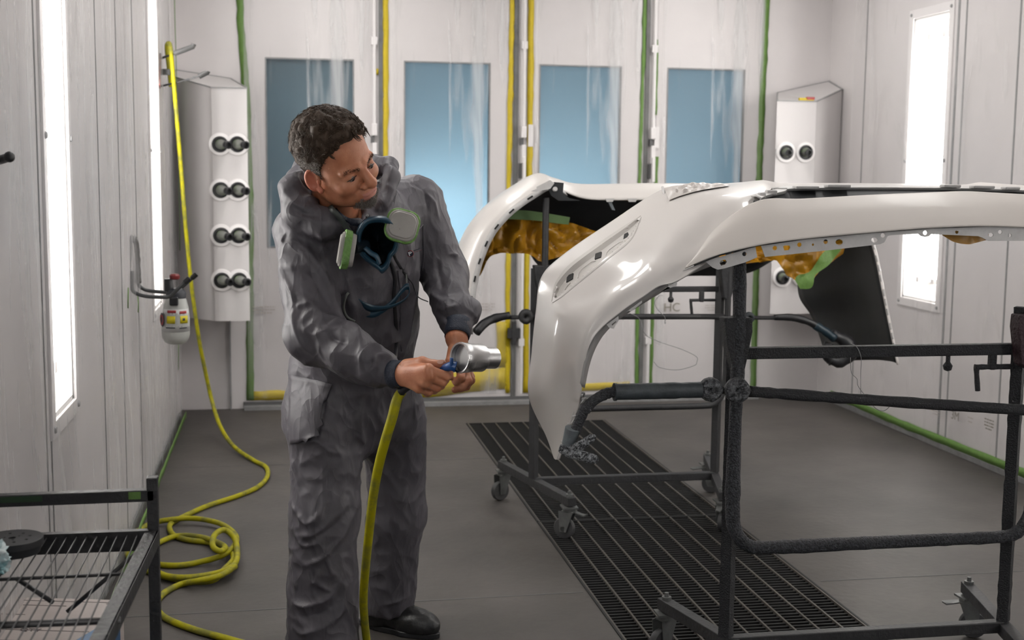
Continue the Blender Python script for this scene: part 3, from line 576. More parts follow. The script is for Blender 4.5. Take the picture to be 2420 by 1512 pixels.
# ================================================================ BUMPERS
def dense(rows, nu, nv):
    """rows: stations x controls x 3 -> smooth grid"""
    R = np.asarray(rows, float); A = np.stack([catmull(R[i], nv) for i in range(R.shape[0])]); B = np.stack([catmull(A[:, j], nu) for j in range(A.shape[1])], 1); return B
def in_poly(P, poly):
    x, y = P[..., 0], P[..., 1]; c = np.zeros(x.shape, bool); n = len(poly)
    for i in range(n):
        x1, y1 = poly[i]; x2, y2 = poly[(i+1) % n]
        k = ((y1 > y) != (y2 > y)) & (x < (x2-x1)*(y-y1)/(y2-y1+1e-9)+x1); c ^= k
    return c
def poly_dist(P, poly):
    d = np.full(P.shape[:-1], 1e9); n = len(poly)
    for i in range(n):
        a = np.array(poly[i], float); b = np.array(poly[(i+1) % n], float); ab = b-a; t = np.clip(((P-a)@ab)/(ab@ab), 0, 1); d = np.minimum(d, np.linalg.norm(P-(a+t[..., None]*ab), axis=-1))
    return d
def grid_normals(G):
    du = np.gradient(G, axis=0); dv = np.gradient(G, axis=1); N = np.cross(du, dv); return N/(np.linalg.norm(N, axis=-1, keepdims=True)+1e-12)

BN = thing('bumper_cover', 'near white bumper cover in the foreground, its pointed end hanging by the silver cup', 'bumper', (1.56, 3.1, 1.2))
XC = float(atY(2330, 533, 2.92)[0])
st = [  # per station: near edge, two inner controls, far edge: (px, py, y)
 [(1320, 1084, 3.16), (1317, 1085, 3.17), (1313, 1086, 3.18), (1309, 1083, 3.20)],
 [(1343, 1020, 3.10), (1327, 1023, 3.13), (1308, 1028, 3.18), (1291, 1032, 3.26)],
 [(1373, 940, 3.02), (1345, 938, 3.06), (1293, 937, 3.16), (1249, 935, 3.32)],
 [(1381, 862, 2.99), (1354, 856, 3.02), (1305, 845, 3.13), (1256, 835, 3.36)],
 [(1408, 790, 2.97), (1380, 770, 3.00), (1325, 750, 3.12), (1266, 735, 3.38)],
 [(1478, 728, 2.96), (1440, 700, 3.00), (1365, 695, 3.14), (1279, 655, 3.42)],
 [(1552, 682, 2.96), (1515, 655, 3.00), (1425, 615, 3.16), (1330, 602, 3.47)],
 [(1624, 645, 2.97), (1590, 610, 3.01), (1520, 560, 3.18), (1440, 526, 3.50)],
 [(1692, 600, 3.00), (1680, 550, 3.06), (1640, 490, 3.22), (1568, 446, 3.53)],
 [(1760, 520, 3.06), (1758, 495, 3.12), (1740, 462, 3.24), (1655, 438, 3.55)],
 [(1815, 456, 3.28), (1812, 449, 3.32), (1785, 442, 3.40), (1725, 434, 3.55)],
]
L = [[atY(*c) for c in row] for row in st]
def atXY(x, py, y):      # point at (x, y) whose height shows at row py
    p = toPX(np.array([[x, y, 1.38]]))[0]; return np.array([x, y, atY(p[0], py, y)[2]])
for x_ in (1.37, 1.46, 1.57): L.append([atXY(x_, 443-(x_-1.33)*14, 3.36), atXY(x_, 440.5-(x_-1.33)*10, 3.41), atXY(x_, 437-(x_-1.33)*8, 3.47), atXY(x_, 433-(x_-1.33)*4, 3.55)])
ctr = [np.array([XC, q[1], q[2]]) for q in [atXY(XC, 441, 3.36), atXY(XC, 438.5, 3.41), atXY(XC, 436, 3.47), atXY(XC, 433, 3.55)]]
Rm = [[np.array([2*XC-q[0], q[1], q[2]]) for q in row] for row in L[::-1]]
G = dense(L+[ctr]+Rm, 30, 26)
N = grid_normals(G); sgn = -1.0 if N[130, 38, 1] > 0 else 1.0; N *= sgn
PXL = toPX(G)
Gm = G.copy(); Gm[..., 0] = 2*XC-G[..., 0]; PXR = toPX(Gm)      # mirrored half gets the same features
def feature(poly, depth, edge):
    for PX_, half in ((PXL, G[..., 0] < XC), (PXR, G[..., 0] >= XC)):
        ins = in_poly(PX_, poly); d = poly_dist(PX_, poly); k = np.where(ins, np.clip(d/edge, 0, 1), 0)*half; k = k*k*(3-2*k); G[:] = G-N*(k*depth)[..., None]
slot = [(1309, 704), (1322, 662), (1350, 630), (1420, 580), (1508, 519), (1500, 535), (1487, 558), (1440, 598), (1340, 680)]
def crease(pts, amp, wid):
    P = np.array(pts, float); d = np.full(PXL.shape[:-1], 1e9)
    for PX_, half in ((PXL, G[..., 0] < XC), (PXR, G[..., 0] >= XC)):
        dd = np.full(PX_.shape[:-1], 1e9)
        for a, b in zip(P[:-1], P[1:]):
            ab = b-a; t = np.clip(((PX_-a)@ab)/(ab@ab), 0, 1); dd = np.minimum(dd, np.linalg.norm(PX_-(a+t[..., None]*ab), axis=-1))
        G[:] = G+N*(amp*np.exp(-(dd/wid)**2)*half)[..., None]
crease([(1368, 935), (1366, 860), (1385, 790), (1412, 745), (1470, 690), (1540, 645)], 0.006, 14)
crease([(1545, 665), (1556, 620), (1600, 560), (1660, 500), (1740, 462), (1800, 440)], 0.010, 28)
crease([(1600, 650), (1640, 590), (1700, 520), (1760, 480)], -0.010, 34)
mb = MB(); mb.grid(G); F = mb.F; V = mb.V[0]; nI, nJ = G.shape[:2]
holes = [[(1338, 667), (1340, 651), (1354, 645), (1353, 658)], [(1405, 612), (1407, 599), (1421, 594), (1420, 607)], [(1473, 565), (1475, 553), (1488, 546), (1487, 558)]]
def cut(PX_): return in_poly(PX_, slot)
qv = (cut(PXL) & (G[..., 0] < XC)) | (cut(PXR) & (G[..., 0] >= XC)); qv = qv.reshape(-1)
F0 = F; F1 = [f for f in F if not any(qv[i] for i in f)]; SKB = BVHTree.FromPolygons([Vector(v) for v in V], F0)
if sgn > 0: F1 = [f[::-1] for f in F1]
o_ = mesh_obj('outer_skin', V, F1, PEARL, BN, smooth=60, solid=0.004, extra_mats=(PRIMER,))
def on_skin(px, py, off, full=False):
    h = SKB.ray_cast(Vector(EYE), Vector(nrm(ray(px, py))))
    if h[0] is None:
        i = np.argmin(np.linalg.norm(PXL.reshape(-1, 2)-np.array([px, py]), axis=1)+(G[..., 0].reshape(-1) >= XC)*1e6); p, n_ = V[i], N.reshape(-1, 3)[i]
    else: p, n_ = np.array(h[0]), np.array(h[1])
    if n_@(EYE-p) < 0: n_ = -n_
    return (p+n_*off, n_) if full else p+n_*off
SATIN = mat('satin_recess_shade', (0.50, 0.475, 0.445), 0.5)  # matte finish; the darker tone paints in the shade of the recess
up_c = catmull(np.array([(1304, 712), (1308, 682), (1318, 658), (1347, 624), (1418, 572), (1473, 535), (1514, 510)], float), 8)
lo_c = catmull(np.array([(1306, 716), (1328, 702), (1345, 688), (1395, 647), (1446, 606), (1493, 565), (1516, 513)], float), 8)
vv = [0, .06, .16, .21, .45, .7, .86, .95, 1]; oo = [.0006, .0016, .0010, -.011, -.011, -.009, -.001, .0012, .0006]; Gi = []
for i in range(len(up_c)):
    e_ = math.sin(math.pi*min(1, max(0, i/(len(up_c)-1))))**.35; Gi.append([on_skin(*(up_c[i]*(1-v_)+lo_c[i]*v_), o_*(e_ if o_ < 0 else 1)) for v_, o_ in zip(vv, oo)])
for mir in (0, 1):
    Gm_ = np.array(Gi)
    if mir: Gm_[..., 0] = 2*XC-Gm_[..., 0]
    m = MB(); m.grid(Gm_); m.build('recess_panel', SATIN, BN, smooth=35)
for h in holes:       # black insets stand in for the shade inside the square clip holes
    hc = np.mean(h, axis=0); c0_, nn_ = on_skin(hc[0], hc[1], -.0085, True); q = []
    for a, b_ in h: d_ = nrm(ray(a, b_)); q.append(EYE+d_*(((c0_-EYE)@nn_)/(d_@nn_)))
    m = MB(); m.prism(q, -nn_*.006); m.build('clip_hole_dark', HOLEM, BN, smooth=0)
for ln in ([(1360, 652), (1362, 640), (1368, 632), (1392, 613), (1403, 610)], [(1428, 600), (1430, 590), (1436, 583), (1458, 567), (1470, 563)], [(1322, 692), (1334, 672), (1342, 663)]):
    m = MB(); m.tube([on_skin(a, b, -.0088) for a, b in ln], 0.0012, 6); m.build('recess_rib', PEARL, BN)

# lower valance band across the front with its corner lip
bl = [[(1619, 633, 2.93), (1622, 628, 2.932), (1628, 622, 2.936), (1636, 614, 2.945)],
      [(1690, 604, 2.925), (1688, 580, 2.945), (1690, 556, 2.97), (1698, 533, 3.01)],
      [(1790, 579, 2.92), (1788, 543, 2.950), (1788, 507, 2.985), (1792, 474, 3.03)],
      [(1900, 563, 2.92), (1900, 530, 2.950), (1900, 497, 2.985), (1900, 469, 3.03)],
      [(2060, 548, 2.92), (2060, 517, 2.950), (2060, 486, 2.985), (2060, 460, 3.03)],
      [(2203, 537, 2.92), (2203, 508, 2.950), (2203, 479, 2.985), (2203, 454, 3.03)]]
L2 = [[atY(*c) for c in row] for row in bl]
c2 = [np.array([XC, q[1], q[2]]) for q in [atY(2330, 533, 2.92), atY(2330, 506, 2.950), atY(2330, 479, 2.985), atY(2330, 452, 3.03)]]
R2 = [[np.array([2*XC-q[0], q[1], q[2]]) for q in row] for row in L2[::-1]]
G2 = dense(L2+[c2]+R2, 14, 10); N2 = grid_normals(G2); m = MB(); m.grid(G2)
F2 = m.F if N2[30, 10, 1] > 0 else [f[::-1] for f in m.F]
mesh_obj('valance_band', m.V[0], F2, mat('satin_valance_floor_tint', (0.60, 0.56, 0.52), 0.45, spec=0.4, coat=0.08), BN, smooth=60, solid=0.004, extra_mats=(PRIMER,))  # satin white with the floor's beige reflection put into its colour
# rim strip along the far side of the opening, with raised pads
Pe = catmull([atY(1795, 469, 3.14), atY(1815, 461, 3.22), atY(1850, 453, 3.28), atXY(1.38, 447, 3.32), atXY(1.48, 445, 3.33), atXY(1.60, 444, 3.33), atXY(XC, 444.5, 3.33)], 8)
Pe = np.concatenate([Pe, (Pe[:-1]*[-1, 1, 1]+[2*XC, 0, 0])[::-1]])
m = MB(); m.grid(np.stack([Pe+[0, 0, -0.005], Pe+[0, -0.003, 0.0], Pe+[0, 0.03, 0.004], Pe+[0, 0.06, 0.002]], 1)); m.build('opening_rim', FLANGEM, BN, solid=0.004)
# black channel behind the long opening on top
m = MB(); Pn = catmull([atY(1805, 474, 3.07), atY(1850, 470, 3.06), atXY(1.40, 464, 3.06), atXY(1.55, 458, 3.06), atXY(XC, 456, 3.06)], 6)
Pn = np.concatenate([Pn, (Pn[:-1]*[-1, 1, 1]+[2*XC, 0, 0])[::-1]]); A = Pn+[0, 0.0, -0.006]; B = Pn+[0, 0.12, -0.075]; u_ = np.linspace(0, 1, len(Pn)); C = np.stack([np.interp(Pn[:, 0], Pe[:, 0], Pe[:, k_]) for k_ in range(3)], 1)+[0, 0.002, -0.005]; C[:, 0] = Pn[:, 0]; m.grid(np.stack([A, B, C], 1)); m.build('inner_channel', PRIMER, BN, solid=0.003)
for (xa, xb) in ((1825, 1860), (1880, 1935), (1955, 2010), (2230, 2270), (2300, 2350), (2375, 2410)):
    ya = float(np.interp((xa+xb)/2, [1850, 1950, 2060, 2200, 2330, 2420], [449, 442, 440, 440, 444, 448]))
    a = atY(xa, ya, 3.31); b = atY(xb, ya, 3.31); c_ = (a+b)/2; m = MB(); m.box(c_+[0, 0.01, 0.002], (abs(b[0]-a[0]), 0.03, 0.009)); m.build('rim_pad', FLANGEM, BN, smooth=0, bevel=0.003)
for cc_, dd_ in ((atY(1800, 462, 3.19), (0.018, 0.02, 0.016)), (atY(1822, 455, 3.24), (0.03, 0.02, 0.014))):
    m = MB(); m.box(cc_, dd_); m.build('rim_clip', FLANGEM, BN, smooth=0, bevel=0.003)

# bolt-hole flange under the band
def pl2(pts, y): return [(atY(a, b, y)[0], atY(a, b, y)[2]) for a, b in pts]
yf = 2.945
ol = [(1665, 617), (1720, 602), (1785, 583), (1789, 608), (1760, 620), (1712, 634), (1696, 637), (1684, 632)]
plate('bolt_flange', pl2(ol, yf), [pl2([(1700, 621), (1703, 615), (1714, 613), (1718, 619), (1714, 625), (1704, 628)], yf), pl2(circ((1759, 600), 5.5), yf)], (0, yf, 0), (1, 0, 0), (0, 0, 1), 0.003, FLANGEM, BN)
top = [(1796, 574), (1850, 563), (1930, 552), (2010, 545), (2100, 538), (2200, 531), (2300, 527), (2425, 528)]
bot = [(2425, 569), (2335, 569), (2322, 562), (2312, 558), (2200, 553), (2195, 558), (2185, 560), (2176, 558), (2170, 552), (2103, 556), (2097, 558), (2090, 572), (2080, 577), (1950, 592), (1808, 607)]
hl = [circ((1831, 586), 5.5), [(1850, 582), (1854, 580), (1866, 580), (1868, 585), (1864, 591), (1853, 592)], circ((1889, 578), 5.5), circ((1921, 578), 3), circ((1951, 571), 5.5), circ((1983, 572), 9, 14, 7), circ((2066, 567), 8, 14, 6), circ((2086, 556), 5.5), circ((2186, 550), 5), circ((2261, 548), 4.5), circ((2341, 555), 6.5, 14, 5), circ((2363, 548), 5), circ((2385, 556), 5)]
plate('bolt_flange', pl2(top+bot, yf), [pl2(h, yf) for h in hl], (0, yf, 0), (1, 0, 0), (0, 0, 1), 0.003, FLANGEM, BN)
rt = [(2*XC-a, b) for a, b in pl2(ol, yf)]; plate('bolt_flange', rt, [], (0, yf, 0), (1, 0, 0), (0, 0, 1), 0.003, FLANGEM, BN)
m = MB(); Pc = [atY(a, b+1, 2.925) for a, b in [(1640, 626), (1700, 602), (1790, 579), (1900, 563), (2060, 548), (2203, 537), (2330, 533), (2425, 534)]]; m.tube(Pc, 0.0022, 6); m.build('band_seam', HOLEM, BN)
# grey inner arch lip and slotted tabs
al = [(1372, 905), (1385, 845), (1408, 792), (1447, 748), (1500, 712), (1560, 675), (1615, 640), (1700, 606)]
A = np.array([atY(a, b, 2.985) for a, b in al]); B = np.array([atY(a+5, b+9, 3.0) for a, b in al]); C = np.array([atY(a+10, b+12, 3.03) for a, b in al])
m = MB(); m.grid(np.stack([catmull(A, 5), catmull(B, 5), catmull(C, 5)], 1)); m.build('arch_lip', mat('grey_lip', (0.36, 0.35, 0.34), 0.5), BN, solid=0.002)
for pts, hole in (([(1433, 766), (1461, 746), (1462, 757), (1454, 769), (1450, 777), (1439, 774)], [(1445, 766), (1455, 758), (1456, 762), (1447, 770)]),
                  ([(1562, 689), (1599, 661), (1600, 669), (1598, 675), (1584, 680), (1577, 677)], [(1578, 672), (1590, 665), (1592, 668), (1580, 676)]),
                  ([(1479, 737), (1517, 709), (1517, 715), (1491, 736), (1486, 734)], None)):
    plate('slotted_tab', pl2(pts, 2.975), [pl2(hole, 2.975)] if hole else [], (0, 2.975, 0), (1, 0, 0), (0, 0, 1), 0.003, FLANGEM, BN)
for (a, b, a2, b2) in ((1374, 943, 1360, 962), (1353, 984, 1340, 1002), (1338, 1024, 1326, 1043), (1370, 930, 1366, 942)):
    m = MB(); P0 = atY(a, b, 3.03); P1 = atY(a2, b2, 3.07); d = P1-P0; w = np.array([0.011, 0.0, 0.002])
    m.tube(catmull([P0, P0+w, P0+d*0.5+w*1.2, P1+w, P1], 4), 0.0024, 8); m.build('edge_clip', FLANGEM, BN)
m = MB(); m.tube(catmull([atY(1376, 938, 3.035), atY(1358, 972, 3.06), atY(1343, 1015, 3.10), atY(1328, 1055, 3.14), atY(1318, 1084, 3.17)], 6), 0.0035, 8); m.build('end_rim', FLANGEM, BN)
# film bulging from the near bumper's underside
def crumple(name, lab, top, bot, y, m, parent=None, amp=0.02, nx=46, nz=16, seed=1, cat='masking film', sc=11, bulge=0.0):
    Tt = catmull([atY(a, b, y) for a, b in top], 8); Bt = catmull([atY(a, b, y) for a, b in bot], 8)
    u = np.linspace(0, 1, nx); T = np.stack([np.interp(u, np.linspace(0, 1, len(Tt)), Tt[:, k]) for k in range(3)], 1); B = np.stack([np.interp(u, np.linspace(0, 1, len(Bt)), Bt[:, k]) for k in range(3)], 1)
    G = T[:, None]*(1-np.linspace(0, 1, nz))[None, :, None]+B[:, None]*np.linspace(0, 1, nz)[None, :, None]
    for i in range(nx):
        for j in range(nz):
            p = Vector(G[i, j]); n = abs(mnoise.noise(p*sc+Vector((seed*3.1, 0, 0))))*1.6+0.6*abs(mnoise.noise(p*sc*2.3+Vector((0, seed, 0)))); G[i, j, 1] -= amp*n+bulge*math.sin(math.pi*j/(nz-1)); 
            e = 1 if j == nz-1 else 0; G[i, j, 2] += 0.25*amp*(n-0.5)*(0 if j == 0 else 1)
    mb = MB(); mb.grid(G); o = mb.build(name, m, parent, smooth=25)
    return o if parent is not None else tag(o, lab, cat)
crumple('masking_film', 'small orange film bulge hanging under the right end of the near bumper', [(2222, 548), (2270, 545), (2335, 552)], [(2226, 556), (2252, 572), (2283, 578), (2300, 575), (2334, 566)], 3.02, ORANGE, amp=0.006, nx=20, nz=8, seed=5)
FT = catmull(np.array([(1570, 447), (1610, 440), (1660, 437), (1722, 438)], float), 12); FB = catmull(np.array([(1582, 476), (1608, 466), (1655, 453), (1722, 442)], float), 12); Gf = []
for i in range(len(FT)):
    row = []
    for j in range(12):
        q = FT[i]*(1-j/11)+FB[i]*(j/11); p = on_skin(q[0], q[1], .003); n_ = mnoise.noise(Vector(p*34)); n2 = mnoise.noise(Vector(p*80)); e_ = math.sin(math.pi*j/11)*math.sin(math.pi*min(1, max(0, i/(len(FT)-1)))); row.append(p+np.array([-.1, -.5, .6])*(abs(n_)*.030+abs(n2)*.012)*e_**.5+[0, 0, .001])
    Gf.append(row)
m = MB(); m.grid(np.array(Gf)); tag(m.build('masking_film', mat('white_crinkled_film', (0.58, 0.54, 0.51), 0.35), smooth=20), 'crinkled white film patch on top between the two bumpers', 'masking film')
m = MB(); m.tube(catmull([atY(1566, 442, 3.5), atY(1568, 455, 3.48), atY(1574, 468, 3.46), atY(1584, 477, 3.44)], 5), 0.004, 8); m.build('edge_lip', FLANGEM, BN)

# ---- far bumper
BF = thing('bumper_cover', 'farther white bumper cover, black inside, with orange film taped in it', 'bumper', (1.5, 5.1, 1.1))
ne = [(1104, 790, 4.82), (1108, 720, 4.80), (1118, 655, 4.80), (1134, 600, 4.80), (1160, 545, 4.80), (1205, 495, 4.80), (1262, 455, 4.82), (1300, 436, 4.84), (1335, 452, 4.86), (1400, 470, 4.86), (1560, 471, 4.86), (1750, 473, 4.86), (1900, 490, 4.86), (1980, 508, 4.86), (2040, 530, 4.86), (2066, 590, 4.84), (2085, 680, 4.82), (2103, 770, 4.82), (2122, 862, 4.82)]
NE = np.array([atY(*p) for p in ne]); cx, cz = 1.5, 0.75
off = np.stack([NE[:, 0]-cx, np.zeros(len(NE)), NE[:, 2]-cz], 1); off /= np.linalg.norm(off, axis=1)[:, None]
topm = np.exp(-((np.arange(len(NE))-10.0)/3.2)**4)[:, None]
r1 = NE+off*0.022+[0, 0.03, 0]; r1 = r1+topm*[0, 0.03, 0.024]; r2 = NE+off*0.045+[0, 0.14, 0]+topm*[0, 0.0, 0.016]; r3 = NE+off*0.05+[0, 0.32, -0.02]-topm*[0, 0.0, 0.03]; r4 = NE+off*0.015+[0, 0.52, -0.06]-topm*[0, 0, 0.13]; r5 = NE-off*0.02+[0, 0.62, -0.10]-topm*[0, 0.0, 0.24]
rows = np.stack([NE, r1, r2, r3, r4, r5], 1)
G = dense(rows, 8, 5); m = MB(); m.grid(G); N = grid_normals(G); F = m.F if N[80, 8, 2] < 0 else [f[::-1] for f in m.F]
mesh_obj('outer_skin', m.V[0], F, PEARL, BF, smooth=50, solid=0.005, extra_mats=(PRIMER,))
Fl = catmull(NE[:9], 8); m = MB(); inn = Fl-np.stack([Fl[:, 0]-cx, 0*Fl[:, 0], Fl[:, 2]-cz], 1)*0.028; m.grid(np.stack([Fl, inn], 1)); m.build('edge_flange', FLANGEM, BF, solid=0.003)
for k in range(9):
    i = 10+k*6; c_ = Fl[min(i, len(Fl)-2)]; tdir = nrm(Fl[min(i+1, len(Fl)-1)]-Fl[i-1]); m = MB(); m.bar(c_-tdir*0.012+[0.006, -0.004, -0.006], c_+tdir*0.012+[0.006, -0.004, -0.006], 0.006, 0.006); m.build('edge_slot', HOLEM, BF, smooth=0)
Fr = catmull(NE[14:], 8)
for k in range(12):
    i = 3+k*2+k // 3; i = min(i, len(Fr)-2); c_ = Fr[i]; tdir = nrm(Fr[i+1]-Fr[i]); m = MB(); m.bar(c_-tdir*0.014+[0, -0.005, 0], c_+tdir*0.014+[0, -0.005, 0], 0.010, 0.006); m.build('edge_clip', FLANGEM, BF, smooth=0)
plate('corner_bracket', pl2([(1294, 440), (1310, 430), (1332, 432), (1330, 455), (1345, 468), (1372, 474), (1320, 474), (1302, 462)], 4.80), [], (0, 4.80, 0), (1, 0, 0), (0, 0, 1), 0.006, PRIMER, BF)
m = MB(); m.lathe([(0, 0.006), (0.007, 0.006), (0.010, 0), (0.010, -0.004)], atY(1312, 447, 4.79), (0, -1, 0.1), 14); m.build('bolt', FLANGEM, BF)
plate('corner_tab', pl2([(1254, 452), (1268, 446), (1268, 441), (1300, 425), (1310, 433), (1300, 446), (1268, 453)], 4.79), [], (0, 4.79, 0), (1, 0, 0), (0, 0, 1), 0.004, FLANGEM, BF)
for (a, b) in ((1430, 1452), (1482, 1506)):
    plate('lower_tab', pl2([(a, 469), (b, 469), (b-4, 477), (a+4, 477)], 4.855), [], (0, 4.855, 0), (1, 0, 0), (0, 0, 1), 0.004, FLANGEM, BF)
m = MB(); m.prism([atY(1438, 478, 4.9), atY(1446, 478, 4.9), atY(1454, 497, 4.9), atY(1447, 496, 4.9)], (0, 0.01, 0)); m.build('hanging_clip', mat('grey_clip', (0.25, 0.28, 0.3), 0.4), BF, smooth=0)
# the dark liner that closes the inside behind
m = MB(); Lr = []
for (a, b, c_) in [(1118, 640, 4.95), (1180, 530, 5.05), (1300, 470, 5.1), (1500, 480, 5.1), (1750, 485, 5.1), (1900, 500, 5.1), (1985, 540, 5.1)]:
    p = atY(a, b, c_); Lr.append([p+[0, 0.30, -0.03], p+[0, 0.40, -0.10], p+[0, 0.40, -0.20]])
# inner dark side panel on the right
sp_l = [(1880, 560, 5.5), (1885, 640, 5.5), (1890, 700, 5.5), (1918, 745, 5.46), (1940, 800, 5.4), (1950, 840, 5.35)]
sp_r = [(2040, 535, 4.87), (2062, 580, 4.86), (2078, 650, 4.84), (2092, 720, 4.83), (2106, 790, 4.83), (2120, 855, 4.83)]
A = np.array([atY(*p) for p in sp_l]); B = np.array([atY(*p) for p in sp_r]); M1 = A*0.62+B*0.38+[0.03, 0, 0]; M2 = A*0.3+B*0.7+[0.03, 0, 0]
G = dense(np.stack([A, M1, M2, B], 1), 6, 6); m = MB(); m.grid(G); m.build('inner_side_panel', PRIMER, BF, solid=0.004)
crumple('masking_film', 'crumpled orange masking film hanging inside the farther bumper', [(1120, 640), (1150, 570), (1180, 516), (1250, 512), (1340, 524), (1420, 548), (1470, 528), (1560, 540), (1700, 560), (1850, 560), (1960, 570), (1990, 560)],
        [(1122, 656), (1136, 646), (1160, 603), (1215, 596), (1245, 600), (1275, 616), (1330, 604), (1450, 590), (1560, 600), (1680, 612), (1760, 622), (1835, 616), (1860, 650), (1905, 668), (1935, 640), (1985, 600)], 5.0, ORANGE, amp=0.042, nx=170, nz=26, seed=2, sc=10)
crumple(GT, 'wide green tape holding the orange film inside the farther bumper', [(1178, 502), (1240, 497), (1340, 512), (1338, 514)], [(1176, 518), (1250, 520), (1335, 530), (1342, 530)], 4.95, mat('faded_green_tape', (0.13, 0.22, 0.08), 0.6), amp=0.004, nx=30, nz=6, seed=3, cat='tape')
crumple(GT, 'green tape edging the orange film by the dark bumper side', [(1972, 575), (1940, 600), (1915, 640), (1885, 650), (1878, 662)], [(1985, 590), (1958, 625), (1925, 650), (1915, 680), (1890, 682)], 4.9, GTAPE, amp=0.012, nx=30, nz=6, seed=6, cat='tape')

# ================================================================ WIRES
def wire(pts, y, lab, r=0.0012, grp=None):
    m = MB(); m.tube(catmull([atY(a, b, y) for a, b in pts], 8), r, 6); return tag(m.build('tie_wire', GREYTRIM, smooth=180), lab, 'wire', grp)
wire([(1475, 735), (1510, 752), (1525, 790), (1560, 808), (1610, 825), (1645, 842), (1647, 855), (1640, 864), (1600, 874), (1560, 868), (1545, 855)], 4.83, 'thin grey wire looping below the far rack crossbar', 0.0014)
wire([(1567, 698), (1558, 699), (1548, 712), (1551, 727), (1565, 742), (1572, 752), (1571, 764), (1574, 762)], 4.83, 'short thin wire hooked over the far rack crossbar', 0.0014)
wire([(2012, 812), (2025, 820), (2035, 845), (2034, 880), (2034, 930)], 3.06, 'thin wire hanging straight from the near rack top bar', 0.0009)
wire([(2010, 845), (2012, 880), (2025, 895), (2028, 912), (2045, 935), (2070, 965), (2090, 970), (2108, 955)], 3.06, 'thin kinked wire hanging between the two near rack bars', 0.0009)
# ================================================================ PERSON
def surface_nets(S, lo, h):
    ins = S < 0; nx, ny, nz = S.shape
    c = [ins[i:nx-1+i, j:ny-1+j, k:nz-1+k] for i in (0, 1) for j in (0, 1) for k in (0, 1)]
    al = c[0].copy(); an = c[0].copy()
    for q in c[1:]: al &= q; an |= q
    I = np.argwhere(an & ~al); idx = -np.ones((nx-1, ny-1, nz-1), np.int64); idx[I[:, 0], I[:, 1], I[:, 2]] = np.arange(len(I))
    P = np.zeros((len(I), 3)); C = np.zeros(len(I)); off = np.array([(i, j, k) for i in (0, 1) for j in (0, 1) for k in (0, 1)])
    vals = [S[I[:, 0]+o[0], I[:, 1]+o[1], I[:, 2]+o[2]] for o in off]
    for a in range(8):
        for b in range(a+1, 8):
            if np.abs(off[a]-off[b]).sum() != 1: continue
            m = (vals[a] < 0) != (vals[b] < 0)
            if not m.any(): continue
            t = vals[a][m]/(vals[a][m]-vals[b][m]); P[m] += off[a]+(off[b]-off[a])*t[:, None]; C[m] += 1
    V = (I+P/C[:, None])*h+lo; F = []
    for ax in range(3):
        sl0 = [slice(None)]*3; sl1 = [slice(None)]*3; sl0[ax] = slice(0, -1); sl1[ax] = slice(1, None)
        d = ins[tuple(sl0)] != ins[tuple(sl1)]; E = np.argwhere(d); u, v = [(1, 2), (2, 0), (0, 1)][ax]
        E = E[(E[:, u] > 0) & (E[:, v] > 0) & (E[:, u] < S.shape[u]-1) & (E[:, v] < S.shape[v]-1)]
        s = ins[E[:, 0], E[:, 1], E[:, 2]]; q = []
        for du, dv in ((-1, -1), (0, -1), (0, 0), (-1, 0)):
            W_ = E.copy(); W_[:, u] += du; W_[:, v] += dv; q.append(idx[W_[:, 0], W_[:, 1], W_[:, 2]])
        q = np.stack(q, 1); q[~s] = q[~s][:, ::-1]; F.append(q)
    return V, np.concatenate(F)
def sdf_mesh(fn, lo, hi, h):
    lo = np.array(lo, float); hi = np.array(hi, float); n = (np.ceil((hi-lo)/h/4).astype(int))*4+1; cn = (n-1)//4+1
    g = np.stack(np.meshgrid(*[np.arange(k)*4*h for k in cn], indexing='ij'), -1).reshape(-1, 3)+lo
    def ev(P):
        out = np.empty(len(P))
        for i in range(0, len(P), 200000): out[i:i+200000] = fn(P[i:i+200000])
        return out
    Cv = ev(g).reshape(cn); S = np.repeat(np.repeat(np.repeat(Cv, 4, 0), 4, 1), 4, 2)[2:2+n[0], 2:2+n[1], 2:2+n[2]].astype(np.float32)
    pad = [(0, max(0, n[k]-S.shape[k])) for k in range(3)]; S = np.pad(S, pad, mode='edge')
    near = np.abs(S) < h*7.5; I = np.argwhere(near); S[near] = ev(I*h+lo)
    return surface_nets(S, lo, h)
def smin(a, b, k): hh = np.clip(0.5+0.5*(b-a)/k, 0, 1); return b*(1-hh)+a*hh-k*hh*(1-hh)
def smax(a, b, k): return -smin(-a, -b, k)
def rcone(p, a, b, ra, rb):
    a = np.asarray(a, float); b = np.asarray(b, float); ab = b-a; t = np.clip((p-a)@ab/(ab@ab), 0, 1); return np.linalg.norm(p-(a+t[:, None]*ab), axis=1)-(ra+(rb-ra)*t)
def ecap(p, a, b, e1, s, ra, rb):
    """capsule whose section is scaled by s across direction e1"""
    a = np.asarray(a, float); b = np.asarray(b, float); ab = b-a; t = np.clip((p-a)@ab/(ab@ab), 0, 1); d = p-(a+t[:, None]*ab); e1 = nrm(e1); k = d@e1
    q = d+np.outer(k*(1/s-1), e1); return (np.linalg.norm(q, axis=1)-(ra+(rb-ra)*t))*min(1, s)
def ell(p, c, r, R=None):
    d = p-np.asarray(c, float); d = d@R if R is not None else d; r = np.asarray(r, float); k0 = np.linalg.norm(d/r, axis=1); k1 = np.linalg.norm(d/(r*r), axis=1)+1e-9; return k0*(k0-1)/k1

